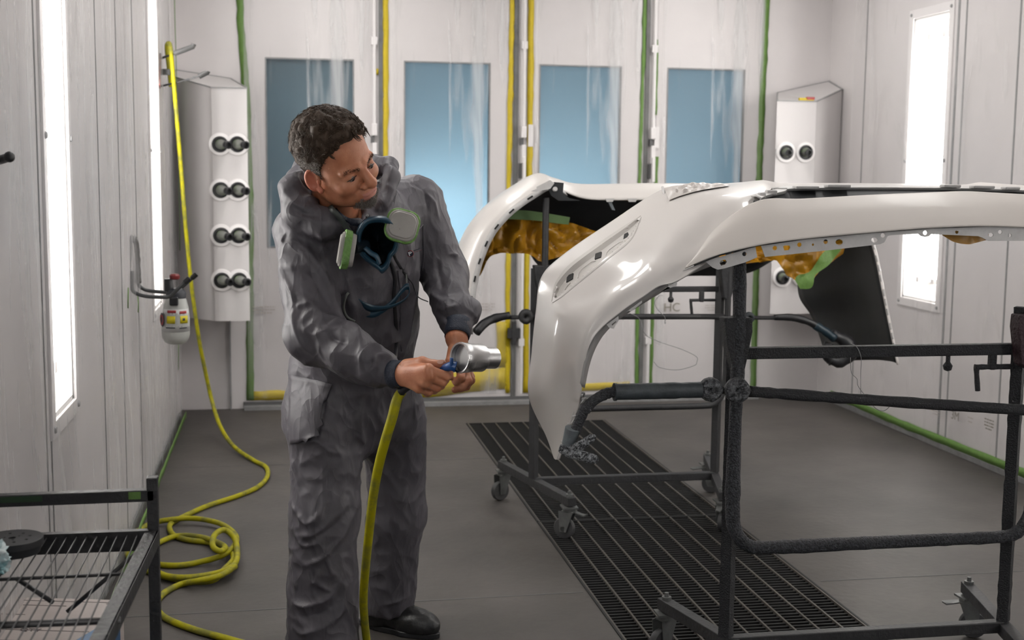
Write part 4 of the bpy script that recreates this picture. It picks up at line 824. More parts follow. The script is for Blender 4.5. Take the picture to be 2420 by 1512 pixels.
# head frame (x = his right, y = forward, z = up), from the pose in the photo
HR = np.array([[-0.737, 0.645, -0.2017], [-0.5237, -0.7337, -0.4328], [-0.4272, -0.2134, 0.8786]]); HC = np.array([0.137, 3.236, 1.423])
_t = math.radians(4.0); HR = HR@np.array([[math.cos(_t), 0, math.sin(_t)], [0, 1, 0], [-math.sin(_t), 0, math.cos(_t)]])
def h2w(p): return HC+np.asarray(p, float)@HR.T
NECKB = atY(790, 505, 3.38); nb_l = (NECKB-HC)@HR
def head_sdf(P):
    p = (P-HC)@HR; ax = np.abs(p[:, 0]); m = np.stack([ax, p[:, 1], p[:, 2]], 1)
    d = ell(p, (0, -.016, .040), (.076, .098, .086))
    d = smin(d, ell(p, (0, .026, -.012), (.069, .062, .088)), .02)
    d = smin(d, ell(p, (0, .030, -.074), (.059, .054, .042)), .022)
    d = smin(d, ell(m, (.046, .012, -.062), (.024, .038, .034)), .02)
    d = smin(d, ell(p, (0, .068, -.100), (.022, .020, .017)), .015)
    d = smin(d, ell(m, (.040, .058, -.038), (.027, .024, .022)), .014)
    d = smin(d, rcone(m, (.012, .085, .009), (.050, .070, .008), .0085, .0065), .012)
    d = smax(d, -ell(m, (.033, .094, -.010), (.020, .020, .012)), .010)
    d = smin(d, ell(m, (.033, .0695, -.009), (.0178, .0145, .0122)), .004)
    d = smin(d, rcone(p, (0, .084, .004), (0, .108, -.037), .0080, .0145), .010)
    d = smin(d, ell(m, (.0155, .095, -.043), (.0105, .012, .0090)), .006)
    d = smax(d, -ell(m, (.0080, .099, -.053), (.0035, .006, .004)), .002)
    d = smin(d, ell(p, (0, .080, -.071), (.033, .018, .019)), .012)
    d = smin(d, ell(m, (.009, .0930, -.0675), (.015, .0060, .0042)), .004)
    d = smin(d, ell(p, (0, .0915, -.0780), (.018, .0068, .0050)), .004)
    d = smax(d, -rcone(m, (0, .106, -.0722), (.028, .088, -.0745), .0018, .0014), .002)
    d = smax(d, -rcone(m, (.022, .096, -.046), (.035, .084, -.080), .0028, .002), .005)
    d = smax(d, -rcone(m, (.004, .098, .012), (.005, .099, .026), .0014, .001), .004)
    for zf in (.048, .062): d = smax(d, -rcone(m, (0, .099-(zf-.048)*.45, zf), (.03, .088-(zf-.048)*.5, zf-.003), .0022, .0012), .004)
    Re = np.array([[.86, .5, 0], [-.5, .86, 0], [0, 0, 1.0]]).T; e = ell(m, (.084, -.012, -.014), (.0075, .021, .033), Re); e = smax(e, -ell(m, (.0882, -.0075, -.010), (.0088, .0145, .025), Re), .003); e = smin(e, ell(m, (.079, .002, -.042), (.007, .009, .010)), .004)
    d = smin(d, e, .006); d = smin(d, ell(m, (.080, .004, -.016), (.005, .004, .007)), .003)
    nk = rcone(p, (0, -.028, -.055), nb_l, .056, .066); d = smin(d, nk, .022)
    return d
# ---- hands: lists of (a, b, ra, rb)
def A3(*q): return [atY(*c) for c in q]
def chain(pts, rs): return [(pts[i], pts[i+1], rs[i], rs[i+1]) for i in range(len(pts)-1)]
wrR = atY(948, 884, 3.045)
Rm_ = dict(i=A3((1012, 872, 2.955)), m=A3((1014, 888, 2.955)), r=A3((1006, 904, 2.965)), p=A3((990, 917, 2.985)))
handR = [(wrR, Rm_['i'][0], .024, .0145), (wrR, Rm_['m'][0], .024, .0145), (wrR, Rm_['r'][0], .022, .0135), (wrR, Rm_['p'][0], .021, .0125), (atY(915, 880, 3.08), wrR, .030, .025)]
fingR = [chain(A3((1012, 874, 2.955), (1056, 888, 2.965), (1052, 897, 2.99), (1030, 893, 3.012)), [.0115, .0105, .0095, .008]),
         chain(A3((1014, 890, 2.957), (1046, 903, 2.972), (1042, 911, 2.997), (1018, 904, 3.018)), [.0118, .0105, .0095, .008]),
         chain(A3((1006, 906, 2.967), (1033, 916, 2.985), (1026, 922, 3.008), (1005, 913, 3.025)), [.0110, .0100, .009, .0075]),
         chain(A3((990, 919, 2.987), (1014, 926, 3.0), (1010, 929, 3.02), (993, 920, 3.03)), [.0100, .0088, .008, .007]),
         chain(A3((962, 866, 3.03), (998, 857, 3.0), (1026, 862, 2.987), (1046, 859, 2.983)), [.019, .0145, .0118, .0095])]
wrL = atY(1079, 800, 3.335)
handL = [(wrL, atY(1090, 872, 3.285), .024, .015), (wrL, atY(1098, 875, 3.30), .024, .015), (wrL, atY(1103, 874, 3.325), .023, .0145), (wrL, atY(1103, 870, 3.345), .022, .013), (atY(1082, 765, 3.37), wrL, .030, .026)]
fingL = [chain(A3((1090, 874, 3.285), (1089, 893, 3.262), (1079, 902, 3.262), (1074, 898, 3.275)), [.0125, .0112, .010, .0088]),
         chain(A3((1099, 877, 3.30), (1106, 900, 3.275), (1092, 915, 3.262), (1075, 921, 3.265)), [.0125, .0115, .0105, .009]),
         chain(A3((1105, 876, 3.325), (1113, 898, 3.305), (1102, 914, 3.295), (1088, 920, 3.295)), [.0115, .0105, .0095, .0085]),
         chain(A3((1106, 872, 3.345), (1113, 890, 3.335), (1106, 903, 3.325), (1096, 908, 3.325)), [.0105, .0095, .0085, .0075]),
         chain(A3((1073, 825, 3.315), (1064, 855, 3.285), (1061, 876, 3.270), (1064, 891, 3.262)), [.017, .013, .0112, .009])]
def hand_sdf(palm, fingers):
    def f(P):
        d = None
        for q in palm: e = rcone(P, *q); d = e if d is None else smin(d, e, .012)
        for ch in fingers:
            g = None
            for q in ch: e = rcone(P, *q); g = e if g is None else smin(g, e, .004)
            for (a, b, ra, rb) in ch[1:]: g = smin(g, np.linalg.norm(P-a, axis=1)-ra*1.04, .003)
            d = smin(d, g, .0045)
        return d
    return f
def bounds(segs, pad=0.03):
    P = np.array([q for s in segs for q in (s[0], s[1])]); return P.min(0)-pad, P.max(0)+pad

SKIN = bpy.data.materials.new('skin'); SKIN.use_nodes = True; nt = SKIN.node_tree; b = nt.nodes['Principled BSDF']
n = nt.nodes.new('ShaderNodeTexNoise'); n.inputs['Scale'].default_value = 28; n.inputs['Detail'].default_value = 6; tc = nt.nodes.new('ShaderNodeTexCoord'); nt.links.new(tc.outputs['Object'], n.inputs['Vector'])
r = nt.nodes.new('ShaderNodeValToRGB'); r.color_ramp.elements[0].position = .3; r.color_ramp.elements[0].color = (.38, .135, .065, 1); r.color_ramp.elements[1].position = .7; r.color_ramp.elements[1].color = (.53, .235, .13, 1)
nt.links.new(n.outputs['Fac'], r.inputs[0]); nt.links.new(r.outputs[0], b.inputs['Base Color']); b.inputs['Roughness'].default_value = .45
b.inputs['Subsurface Weight'].default_value = .12; b.inputs['Subsurface Radius'].default_value = (.008, .003, .0015)
n2 = nt.nodes.new('ShaderNodeTexNoise'); n2.inputs['Scale'].default_value = 260; n2.inputs['Detail'].default_value = 3; nt.links.new(tc.outputs['Object'], n2.inputs['Vector']); bp = nt.nodes.new('ShaderNodeBump'); bp.inputs['Strength'].default_value = .35; bp.inputs['Distance'].default_value = .0012; nt.links.new(n2.outputs['Fac'], bp.inputs['Height']); nt.links.new(bp.outputs[0], b.inputs['Normal'])

J = {k: atY(*v) for k, v in dict(neck=(800, 500, 3.40), chest=(850, 600, 3.46), belly=(845, 800, 3.52), pelvis=(850, 935, 3.58), Rsh=(722, 550, 3.35), Lsh=(985, 482, 3.62), Rhip=(775, 985, 3.50), Lhip=(930, 985, 3.64),
     Rkn=(766, 1215, 3.44), Lkn=(935, 1220, 3.70), Ran=(758, 1545, 3.42), Lan=(918, 1440, 3.75), Rel=(745, 790, 3.25), Rwr=(925, 884, 3.07), Lel=(1052, 645, 3.56), Lwr=(1083, 775, 3.37)).items()}
person = thing('person', 'man in grey hooded coverall with respirator round his neck, holding a silver cup tool', 'person', (0.2, 3.6, 0))
def joined(name, parts, m, parent, **k):
    mb = MB()
    for V, F in parts: mb.add(V, [tuple(f) for f in F])
    return mb.build(name, m, parent, **k)
def body_core(P):
    d = rcone(P, J['neck'], J['chest'], .06, .11)
    for a, b_, ra, rb in [('chest', 'belly', .11, .12), ('belly', 'pelvis', .12, .11), ('chest', 'Rsh', .07, .05), ('chest', 'Lsh', .07, .05), ('Rsh', 'Rel', .045, .04), ('Rel', 'Rwr', .036, .026), ('Lsh', 'Lel', .045, .04), ('Lel', 'Lwr', .036, .026), ('pelvis', 'Rhip', .09, .075), ('pelvis', 'Lhip', .09, .075), ('Rhip', 'Rkn', .07, .05), ('Lhip', 'Lkn', .07, .05), ('Rkn', 'Ran', .048, .035), ('Lkn', 'Lan', .048, .035)]:
        d = smin(d, rcone(P, J[a], J[b_], ra, rb), .03)
    return d
hs = sdf_mesh(head_sdf, HC-[.15, .15, .19], HC+[.14, .2, .17], .0021)
hr = sdf_mesh(hand_sdf(handR, fingR), *bounds(handR+sum(fingR, [])), .0017); hl = sdf_mesh(hand_sdf(handL, fingL), *bounds(handL+sum(fingL, [])), .0017)
core = sdf_mesh(body_core, (-.08, 2.98, .02), (.62, 3.9, 1.42), .012)
LIP = mat('lip_skin', (.42, .165, .12), .45); EARM = mat('ear_skin', (.52, .17, .10), .45)
fm = [np.zeros(len(core[1]), int)]; c_ = hs[0][hs[1]].mean(1); q_ = (c_-HC)@HR; f1 = np.zeros(len(q_), int)
f1[(np.abs(q_[:, 0]) < .026-.25*np.abs(q_[:, 2]+.0725)) & (q_[:, 2] < -.0625) & (q_[:, 2] > -.0845) & (q_[:, 1] > .085)] = 1; f1[(np.abs(q_[:, 0]) > .079) & (q_[:, 2] < .03) & (q_[:, 2] > -.06)] = 2
fm += [f1, np.zeros(len(hr[1]), int), np.zeros(len(hl[1]), int)]
body = joined('body', [core, hs, hr, hl], SKIN, person, smooth=180, fm=np.concatenate(fm), extra_mats=(LIP, EARM))
HB = BVHTree.FromPolygons([Vector(v) for v in hs[0]], [tuple(f) for f in hs[1]])
for i, (p, d_) in enumerate(((atY(1041, 858.5, 2.975), nrm(-_f+[0, 0, .5])),)):
    m = MB(); tx = nrm(atY(1052, 858, 2.98)-atY(1028, 861, 2.98)); ty = np.cross(d_, tx)
    m.prism([p+d_*.0085+tx*.008*math.cos(a)+ty*.0055*math.sin(a) for a in np.linspace(0, 2*math.pi, 14)[:-1]], d_*.0008); o_ = m.build('thumb_nail', mat('nail', (.55, .32, .24), .3), person, smooth=30)

# eyes, brows
EYEW = mat('eye_white_shaded', (.20, .16, .14), .25); IRIS = mat('eye_iris', (.02, .013, .01), .2)  # whites darkened to paint in the shade under the lids
HAIRM = mat('dark_brown_hair', (.044, .028, .018), .6, spec=.18); GREYH = mat('greying_hair', (.26, .235, .21), .5)
for s in (-1, 1):
    m = MB(); m.lathe([(0, .0118)]+[(.0118*math.sin(a), .0118*math.cos(a)) for a in np.linspace(.2, math.pi, 10)], h2w((s*.033, .0732, -.0115)), HR@np.array([0, 1, -.35]), 16); m.build('eye', EYEW, person, smooth=180)
    m = MB(); m.lathe([(.0001, .0124), (.003, .0122), (.0055, .0108), (.0056, .0100)], h2w((s*.033, .0732, -.0115)), HR@np.array([.18*-1, 1, -.55]), 14); m.build('iris', IRIS, person, smooth=180)
    m = MB(); m.tube(catmull([h2w((s*x, y, z)) for x, y, z in ((.0170, .0800, -.0130), (.025, .0848, -.0100), (.033, .0862, -.0098), (.041, .0835, -.0115), (.0485, .0765, -.0150))], 5), [.0004]+[.0009]*19+[.0004], 6); m.build('eyelash', BLACKM, person, smooth=180)
def tufts(name, roots, mt, length, r0, curl, seed, parent=person, seg=5, down=None):
    rg = np.random.default_rng(seed); mb = MB()
    for (p, nn) in roots:
        t = rg.normal(0, 1, 3); t -= nn*(t@nn); t = nrm(t); b2 = np.cross(nn, t); Lh = length*rg.uniform(.6, 1.25); ph = rg.uniform(0, 6.3); w = rg.uniform(3.0, 5.5); pts = []
        for k in range(seg+1):
            s = k/seg; q = p+nn*(Lh*(.75*s-.35*s*s))+t*(Lh*.55*s*s)+(t*math.cos(ph+w*s)+b2*math.sin(ph+w*s))*curl*s
            if down is not None: q = q+down*Lh*s*.6
            pts.append(q)
        mb.tube(pts, np.linspace(r0, r0*.25, seg+1), 3, caps=False)
    return mb.build(name, mt, parent, smooth=180)
def hz(th): return np.interp(th, np.radians([0, 20, 38, 52, 64, 74, 88, 102, 122, 180]), [.082, .080, .066, .050, .026, -.024, -.004, .014, -.052, -.072])
rg = np.random.default_rng(11); dark = []; grey = []
def scalp(dr): # intersection radius on skull ellipsoid
    c = np.array([0, -.016, .040]); r_ = np.array([.078, .100, .088]); k = 1/np.linalg.norm(dr/r_); p = c+dr*k; n_ = nrm((p-c)/(r_*r_)); return p, n_
cnt = 0
while cnt < 6200:
    dr = nrm(rg.normal(0, 1, 3)); p, n_ = scalp(dr); th = abs(math.atan2(p[0], p[1]+.016)); e = p[2]-hz(th)
    if e < 0: continue
    cnt += 1; g = np.clip((.045-p[2])/.06, 0, 1)*np.clip((math.radians(160)-th), 0, 1)
    (grey if rg.random() < g*1.1 else dark).append((h2w(p), HR@n_, p, e))
thick = lambda p, e: np.clip(e/.035, .25, 1)
dk = [q for q in dark]
long_ = [(a, b_) for a, b_, p, e in dk if p[2] > .055]; mid = [(a, b_) for a, b_, p, e in dk if p[2] <= .055]
# undercoat cap: scalp shell lifted in soft curls
m = MB(); U = np.linspace(0, 2*math.pi, 90, endpoint=False); T = np.linspace(0.02, math.pi*.80, 46); G = np.zeros((46, 90, 3))
for i, t in enumerate(T):
    for j, u in enumerate(U):
        dr = np.array([math.sin(t)*math.sin(u), math.sin(t)*math.cos(u), math.cos(t)]); p, n_ = scalp(dr); th = abs(math.atan2(p[0], p[1]+.016)); e = p[2]-hz(th)
        top = np.clip((p[2]+.01)/.07, 0, 1); nz_ = abs(mnoise.noise(Vector(p*55)))+.5*abs(mnoise.noise(Vector(p*110)))
        G[i, j] = p+n_*(-.006 if e < -.004 else (.002+.008*top*np.clip(e/.012, 0, 1)+.011*nz_*(.35+.65*top)))
m.grid(np.array([[h2w(q) for q in row] for row in G]), wrap=True); hair = m.build('hair', HAIRM, person, smooth=180)
lk = []
for (a, b_) in long_[::14]:
    t = rg.normal(0, 1, 3); t -= b_*(t@b_); t = nrm(t); lk.append((a, b_, t))
mlk = MB()
for (a, b_, t) in lk:      # curled locks: bundles of strands sharing one bend
    t2 = np.cross(b_, t); ph = rg.uniform(0, 6.3); w = rg.uniform(3.2, 5.0); Lh = rg.uniform(.018, .026); cr = rg.uniform(.004, .008)
    for s_ in range(9):
        o = a+t*rg.normal(0, .0035)+t2*rg.normal(0, .0035)+b_*.004; pts = []
        for k in range(9): u = k/8; pts.append(o+b_*(Lh*(.95*u-.50*u*u))+t*(Lh*.7*u*u)+(t*math.cos(ph+w*u)+t2*math.sin(ph+w*u))*cr*u+t2*rg.normal(0, .0004))
        mlk.tube(pts, np.linspace(.0013, .0004, 9), 4, caps=False)
mlk.build('hair_locks', HAIRM, person, smooth=180)
tufts('hair_curls', [(a+b_*.006, b_) for a, b_ in long_[::3]], HAIRM, .024, .0008, .0075, 1); tufts('hair_curls', [(a+b_*.003, b_) for a, b_ in mid[::2]], HAIRM, .016, .0011, .007, 2, seg=7)
tufts('greying_curls', [(a+b_*(.002 if p[2] < .05 else .01), b_) for a, b_, p, e in grey+dark[::26]], GREYH, .013, .0009, .004, 3)
sb = []
while len(sb) < 900:
    th = rg.uniform(math.radians(52), math.radians(112)); z = rg.uniform(-.03, .045)
    if z < hz(th)+.001: continue
    dr = nrm(np.array([math.sin(th)*rg.choice([-1, 1]), math.cos(th), (z-.04)/.085])); p, n_ = scalp(dr); sb.append((h2w(p)+(HR@n_)*(.004+.006*np.clip(z/.04, 0, 1)), HR@n_))
tufts('greying_temples', sb, GREYH, .010, .0007, .004, 9)
beard = []
while len(beard) < 1900:
    x = rg.normal(0, .021); z = rg.uniform(-.121, -.050)
    if abs(x) > .036 or z > -.086+(.006 if abs(x) < .006 else 0)+(.012 if .024 < abs(x) < .032 else 0): continue
    o = Vector(h2w((x, .2, z))); hit = HB.ray_cast(o, Vector(HR@np.array([0, -1.0, .12 if z < -.1 else 0])))
    if hit[0] is None: continue
    beard.append((np.array(hit[0]), np.array(hit[1])))
tufts('goatee', beard[:1100], mat('goatee_hair', (.12, .085, .065), .5), .0085, .0006, .0015, 5, seg=3, down=HR@np.array([0, .2, -1.0])); tufts('goatee', beard[1100:], GREYH, .0090, .0006, .0015, 6, seg=3, down=HR@np.array([0, .2, -1.0]))
brow = []
for s in (-1, 1):
    for k in range(150):
        u = rg.random(); x = s*(.012+.040*u); z = .0055+.006*math.sin(u*2.6)+rg.normal(0, .0022)
        hit = HB.ray_cast(Vector(h2w((x, .2, z))), Vector(HR@np.array([0, -1.0, 0])))
        if hit[0] is not None: brow.append((np.array(hit[0])-np.array(hit[1])*.0005, nrm(np.array(hit[1])+HR@np.array([s*1.5, 0, .1]))))
tufts('eyebrows', brow, HAIRM, .0070, .00038, .0006, 8, seg=3)

# ---- coverall
TL = np.array([.75, .66, 0.0]); TF = np.array([.66, -.75, 0.0])
def cov(P):
    d = ell(P, J['chest']+[0, 0, .00], (.185, .135, .175), np.stack([TL, TF, [0, 0, 1]], 1))
    d = smin(d, ell(P, J['belly']+[0, 0, .05], (.185, .155, .22), np.stack([TL, TF, [0, 0, 1]], 1)), .07)
    d = smin(d, ell(P, J['pelvis'], (.185, .150, .17), np.stack([TL, TF, [0, 0, 1]], 1)), .07)
    d = smin(d, rcone(P, J['Rsh']+TL*.02, J['Lsh']-TL*.03, .082, .080), .05); d = smin(d, rcone(P, J['neck']+[.0, .05, -.01], J['chest']+[0, 0, .05], .09, .11), .06)
    # hood bunched round the neck
    hd = None
    ring = [A3((700, 450, 3.30))[0], A3((708, 500, 3.27))[0], A3((762, 528, 3.25))[0], A3((835, 535, 3.27))[0]]; rr = [.040, .044, .040, .030]
    for i in range(3): e = rcone(P, ring[i], ring[i+1], rr[i], rr[i+1]); hd = e if hd is None else smin(hd, e, .02)
    ring = [ring[0], A3((725, 410, 3.42))[0], A3((800, 400, 3.50))[0], A3((880, 395, 3.52))[0], A3((918, 392, 3.47))[0], A3((925, 420, 3.42))[0], A3((905, 480, 3.37))[0]]; rr = [.040, .040, .040, .028, .020, .019, .021]
    for i in range(6): e = rcone(P, ring[i], ring[i+1], rr[i], rr[i+1]); hd = smin(hd, e, .02)
    d = smin(d, hd, .022)
    pc = (P-HC)@HR; hole = ell(pc, (0, -.005, -.01), (.094, .118, .145)); d = smax(d, -hole, .008)
    d = smax(d, -rcone(P, HC+HR@np.array([0, -.01, -.09]), NECKB+[0.01, -.02, .01], .078, .066), .010)
    # sleeves
    d = smin(d, rcone(P, J['Rsh'], J['Rel'], .078, .072), .035)
    fa = None; a, b_ = J['Rel'], J['Rwr']
    d = smin(d, rcone(P, a, a+(b_-a)*.55, .072, .058), .03); d = smin(d, rcone(P, a+(b_-a)*.5, a+(b_-a)*.84, .060, .052), .02); d = smin(d, rcone(P, a+(b_-a)*.84, b_, .050, .036), .01)
    d = smin(d, rcone(P, J['Lsh'], J['Lel'], .074, .066), .035); a, b_ = J['Lel'], J['Lwr']
    d = smin(d, rcone(P, a, a+(b_-a)*.55, .064, .056), .03); d = smin(d, ell(P, a+(b_-a)*.72+[.010, 0, .005], (.064, .06, .048)), .012); d = smin(d, rcone(P, a+(b_-a)*.8, b_+(b_-a)*.02, .05, .036), .01)
    d = smin(d, rcone(P, atY(722, 860, 3.54), atY(727, 1000, 3.50), .050, .062), .04)
    # trousers
    lr = rcone(P, J['Rhip'], J['Rkn'], .106, .088); lr = smin(lr, rcone(P, J['Rkn'], J['Ran'], .088, .102), .04); ll = rcone(P, J['Lhip'], J['Lkn'], .098, .082); ll = smin(ll, rcone(P, J['Lkn'], J['Lan'], .082, .076), .04)
    d = smin(d, smin(lr, ll, .008), .05); return smax(d, .055-P[:, 2], .01)
CV, CF = sdf_mesh(cov, (-.12, 2.93, .03), (.66, 3.95, 1.50), .0042)
def relax(V, F, it=2):
    E = np.concatenate([F[:, [0, 1]], F[:, [1, 2]], F[:, [2, 3]], F[:, [3, 0]]])
    for _ in range(it):
        A = np.zeros_like(V); C = np.zeros(len(V)); np.add.at(A, E[:, 0], V[E[:, 1]]); np.add.at(A, E[:, 1], V[E[:, 0]]); np.add.at(C, E[:, 0], 1); np.add.at(C, E[:, 1], 1); V = .5*V+.5*A/C[:, None]
    return V
def vnormals(V, F):
    fn = np.cross(V[F[:, 2]]-V[F[:, 0]], V[F[:, 3]]-V[F[:, 1]]); N = np.zeros_like(V)
    for k in range(4): np.add.at(N, F[:, k], fn)
    return N/(np.linalg.norm(N, axis=1, keepdims=True)+1e-12)
CV = relax(CV, CF, 3); CN = vnormals(CV, CF); CB = BVHTree.FromPolygons([Vector(v) for v in CV], [tuple(f) for f in CF])
def onc(px, py, bvh=None):
    hit = (bvh or CB).ray_cast(Vector(EYE), Vector(nrm(ray(px, py)))); return (np.array(hit[0]), np.array(hit[1])) if hit[0] is not None else (None, None)
STROKES = [  # polyline, amplitude (mm), width (mm)
 ([(662, 634), (699, 631)], 7, 7), ([(678, 674), (734, 716), (768, 748), (812, 760)], 10, 9), ([(665, 642), (689, 687), (691, 722)], 8, 7), ([(734, 716), (697, 724)], 7, 7),
 ([(771, 776), (805, 764), (840, 780), (856, 806)], 15, 12), ([(771, 778), (790, 800), (826, 812)], -10, 10), ([(853, 866), (862, 838), (884, 820), (911, 833)], 16, 10), ([(872, 880), (886, 862), (895, 842), (932, 843), (951, 838)], 13, 8),
 ([(875, 850), (880, 872)], -9, 9), ([(816, 880), (763, 854)], 5, 6), ([(691, 722), (697, 775), (723, 827)], 9, 9), ([(731, 846), (691, 894), (675, 848)], 9, 7), ([(884, 925), (890, 905), (903, 886), (925, 870)], 9, 7),
 ([(985, 565), (977, 700), (964, 785), (948, 845)], 10, 11), ([(952, 640), (955, 720), (948, 800)], -8, 10), ([(847, 782), (880, 776), (921, 764)], 6, 8), ([(850, 800), (900, 790)], -5, 7), ([(800, 620), (830, 700), (838, 760)], 9, 12), ([(780, 650), (815, 730), (832, 800)], -9, 12),
 ([(1011, 747), (1054, 732), (1083, 724)], 13, 9), ([(1043, 772), (1085, 759), (1117, 772)], 11, 8), ([(1030, 735), (1060, 748), (1095, 742)], -9, 8), ([(1108, 735), (1122, 750)], 8, 7), ([(1060, 602), (1086, 604)], 8, 6), ([(1015, 560), (1035, 640), (1050, 700)], -9, 13), ([(1050, 560), (1066, 640), (1070, 690)], 7, 9), ([(1020, 690), (1050, 720)], 8, 8),
 ([(668, 561), (707, 574), (747, 620), (780, 680)], 12, 10), ([(676, 552), (670, 575)], 7, 6), ([(718, 505), (726, 560), (752, 620)], -4, 5), ([(760, 560), (790, 545)], 5, 8), ([(967, 432), (1001, 458), (1008, 505)], -5, 5), ([(985, 447), (1022, 476), (1040, 520)], 7, 7), ([(935, 447), (927, 485), (930, 500)], 7, 9), ([(884, 505), (927, 463)], 7, 9), ([(990, 520), (1020, 580), (1030, 640)], 8, 9),
 ([(674, 1050), (700, 1058), (745, 1041), (786, 1069), (860, 1073)], 9, 7), ([(771, 935), (760, 990), (747, 1041)], -7, 5), ([(708, 1099), (764, 1069)], 8, 7), ([(762, 1080), (762, 1203)], 4, 5), ([(693, 1076), (710, 1154)], 7, 6), ([(726, 1150), (797, 1173)], 5, 7), ([(700, 1210), (730, 1236), (764, 1203)], 11, 9), ([(685, 1180), (700, 1210)], 7, 6),
 ([(697, 1266), (756, 1255), (823, 1180)], 12, 9), ([(693, 1244), (719, 1288), (760, 1277)], 10, 8), ([(740, 1270), (780, 1250), (830, 1200)], -9, 10), ([(719, 1337), (767, 1314), (823, 1247)], 12, 8), ([(730, 1337), (741, 1377), (760, 1340)], 8, 7), ([(771, 1314), (782, 1351), (797, 1362)], 8, 6), ([(749, 1381), (782, 1396)], 6, 6),
 ([(685, 1411), (719, 1433), (778, 1411), (808, 1359)], 12, 9), ([(693, 1482), (723, 1496), (801, 1452), (816, 1385)], 13, 9), ([(700, 1455), (760, 1450), (800, 1410)], -9, 10), ([(808, 1426), (830, 1474), (838, 1510)], 7, 7), ([(690, 1320), (700, 1400)], 7, 9), ([(675, 1120), (680, 1200), (690, 1260)], 6, 9),
 ([(990, 998), (1008, 1061)], 6, 6), ([(995, 1080), (985, 1284), (978, 1396)], 7, 8), ([(945, 1188), (961, 1150)], 5, 6), ([(838, 1025), (862, 1050)], 6, 7), ([(965, 1000), (960, 1200), (955, 1350)], -7, 14), ([(900, 1430), (940, 1420), (975, 1400)], 6, 7), ([(700, 960), (740, 955)], 3, 7), ([(800, 870), (850, 905), (880, 915)], -7, 9), ([(860, 930), (850, 1000), (858, 1050)], 7, 10),
 ([(690, 440), (730, 470), (790, 500), (840, 512)], 11, 8), ([(680, 480), (720, 505), (790, 525)], -9, 7), ([(700, 420), (740, 448), (760, 470)], -7, 6), ([(905, 385), (925, 400), (915, 440)], 8, 6), ([(675, 500), (720, 515), (780, 530)], 8, 6), ([(693, 412), (715, 405)], 8, 6), ([(850, 700), (880, 760), (890, 840)], 6, 12), ([(700, 640), (740, 660), (790, 740)], -8, 10), ([(705, 760), (740, 790), (790, 780)], 7, 9), ([(765, 900), (800, 850)], 6, 8)]
disp = np.zeros(len(CV)); cpx = toPX(CV)
for pts, amp, wid in STROKES:
    Q = [onc(*p)[0] for p in pts]; Q = [q for q in Q if q is not None]
    if len(Q) < 2: continue
    # keep strokes on one sheet: drop points that jump in depth
    Q2 = [Q[0]]
    for q in Q[1:]:
        if np.linalg.norm(q-Q2[-1]) < .22: Q2.append(q)
    if len(Q2) < 2: continue
    Q = catmull(Q2, 6); w = wid*.00088; lo_ = Q.min(0)-w*4; hi_ = Q.max(0)+w*4; sel = np.where(((CV > lo_) & (CV < hi_)).all(1))[0]
    if not len(sel): continue
    D = np.full(len(sel), 1e9); S_ = np.zeros(len(sel)); Lc = 0; tot = np.linalg.norm(np.diff(Q, axis=0), axis=1).sum()
    for a, b_ in zip(Q[:-1], Q[1:]):
        ab = b_-a; l = np.linalg.norm(ab); t = np.clip((CV[sel]-a)@ab/(l*l+1e-12), 0, 1); dd = np.linalg.norm(CV[sel]-(a+t[:, None]*ab), axis=1); k = dd < D; D[k] = dd[k]; S_[k] = (Lc+t[k]*l)/tot; Lc += l
    disp[sel] += amp*.001*np.exp(-(D/w)**1.25)*np.clip(np.minimum(S_, 1-S_)*5, .25, 1)
ns = np.empty(len(CV))
for i, v in enumerate(CV):
    p = Vector(v); q = Vector((v[0]*8+v[2]*5, v[1]*8, v[2]*3.2-v[0]*2)); a = mnoise.noise(q); c_ = mnoise.noise(p*19+Vector((3, a*2, 0))); ns[i] = (.5-abs(a)**.8)*.013+(.5-abs(c_)**.8)*.0065
CV2 = CV+CN*(disp+ns-.003)[:, None]; CV2 = .6*CV2+.4*relax(CV2, CF, 1)
CLOTH = mat('grey_coverall_cloth', (.078, .072, .083), .52, spec=.42, mott=.10, mscale=6)
nt = CLOTH.node_tree; b = nt.nodes['Principled BSDF']; tc = nt.nodes.new('ShaderNodeTexCoord'); prev = None
for (sc_, dist, off_, pw) in ((6.5, .0062, 0, .75), (15, .0024, 5, .85), (45, .0004, 9, 1)):      # creases: ridges along noise zero lines
    mp = nt.nodes.new('ShaderNodeMapping'); mp.inputs['Location'].default_value = (off_, off_*.7, off_*.3); mp.inputs['Rotation'].default_value = (.5, .3, .6); mp.inputs['Scale'].default_value = (1.5, 1.0, .75); nt.links.new(tc.outputs['Object'], mp.inputs[0])
    n = nt.nodes.new('ShaderNodeTexNoise'); n.inputs['Scale'].default_value = sc_; n.inputs['Detail'].default_value = 1.5; n.inputs['Distortion'].default_value = .8; nt.links.new(mp.outputs[0], n.inputs['Vector'])
    a1 = nt.nodes.new('ShaderNodeMath'); a1.operation = 'SUBTRACT'; a1.inputs[1].default_value = .5; nt.links.new(n.outputs['Fac'], a1.inputs[0]); a2 = nt.nodes.new('ShaderNodeMath'); a2.operation = 'ABSOLUTE'; nt.links.new(a1.outputs[0], a2.inputs[0])
    a3 = nt.nodes.new('ShaderNodeMath'); a3.operation = 'POWER'; a3.inputs[1].default_value = pw; nt.links.new(a2.outputs[0], a3.inputs[0])
    bp = nt.nodes.new('ShaderNodeBump'); bp.invert = True; bp.inputs['Strength'].default_value = .8; bp.inputs['Distance'].default_value = dist*2.2; nt.links.new(a3.outputs[0], bp.inputs['Height'])
    if prev: nt.links.new(prev.outputs[0], bp.inputs['Normal'])
    prev = bp
nt.links.new(prev.outputs[0], b.inputs['Normal'])
coverall = mesh_obj('coverall', CV2, CF, CLOTH, person, smooth=180)
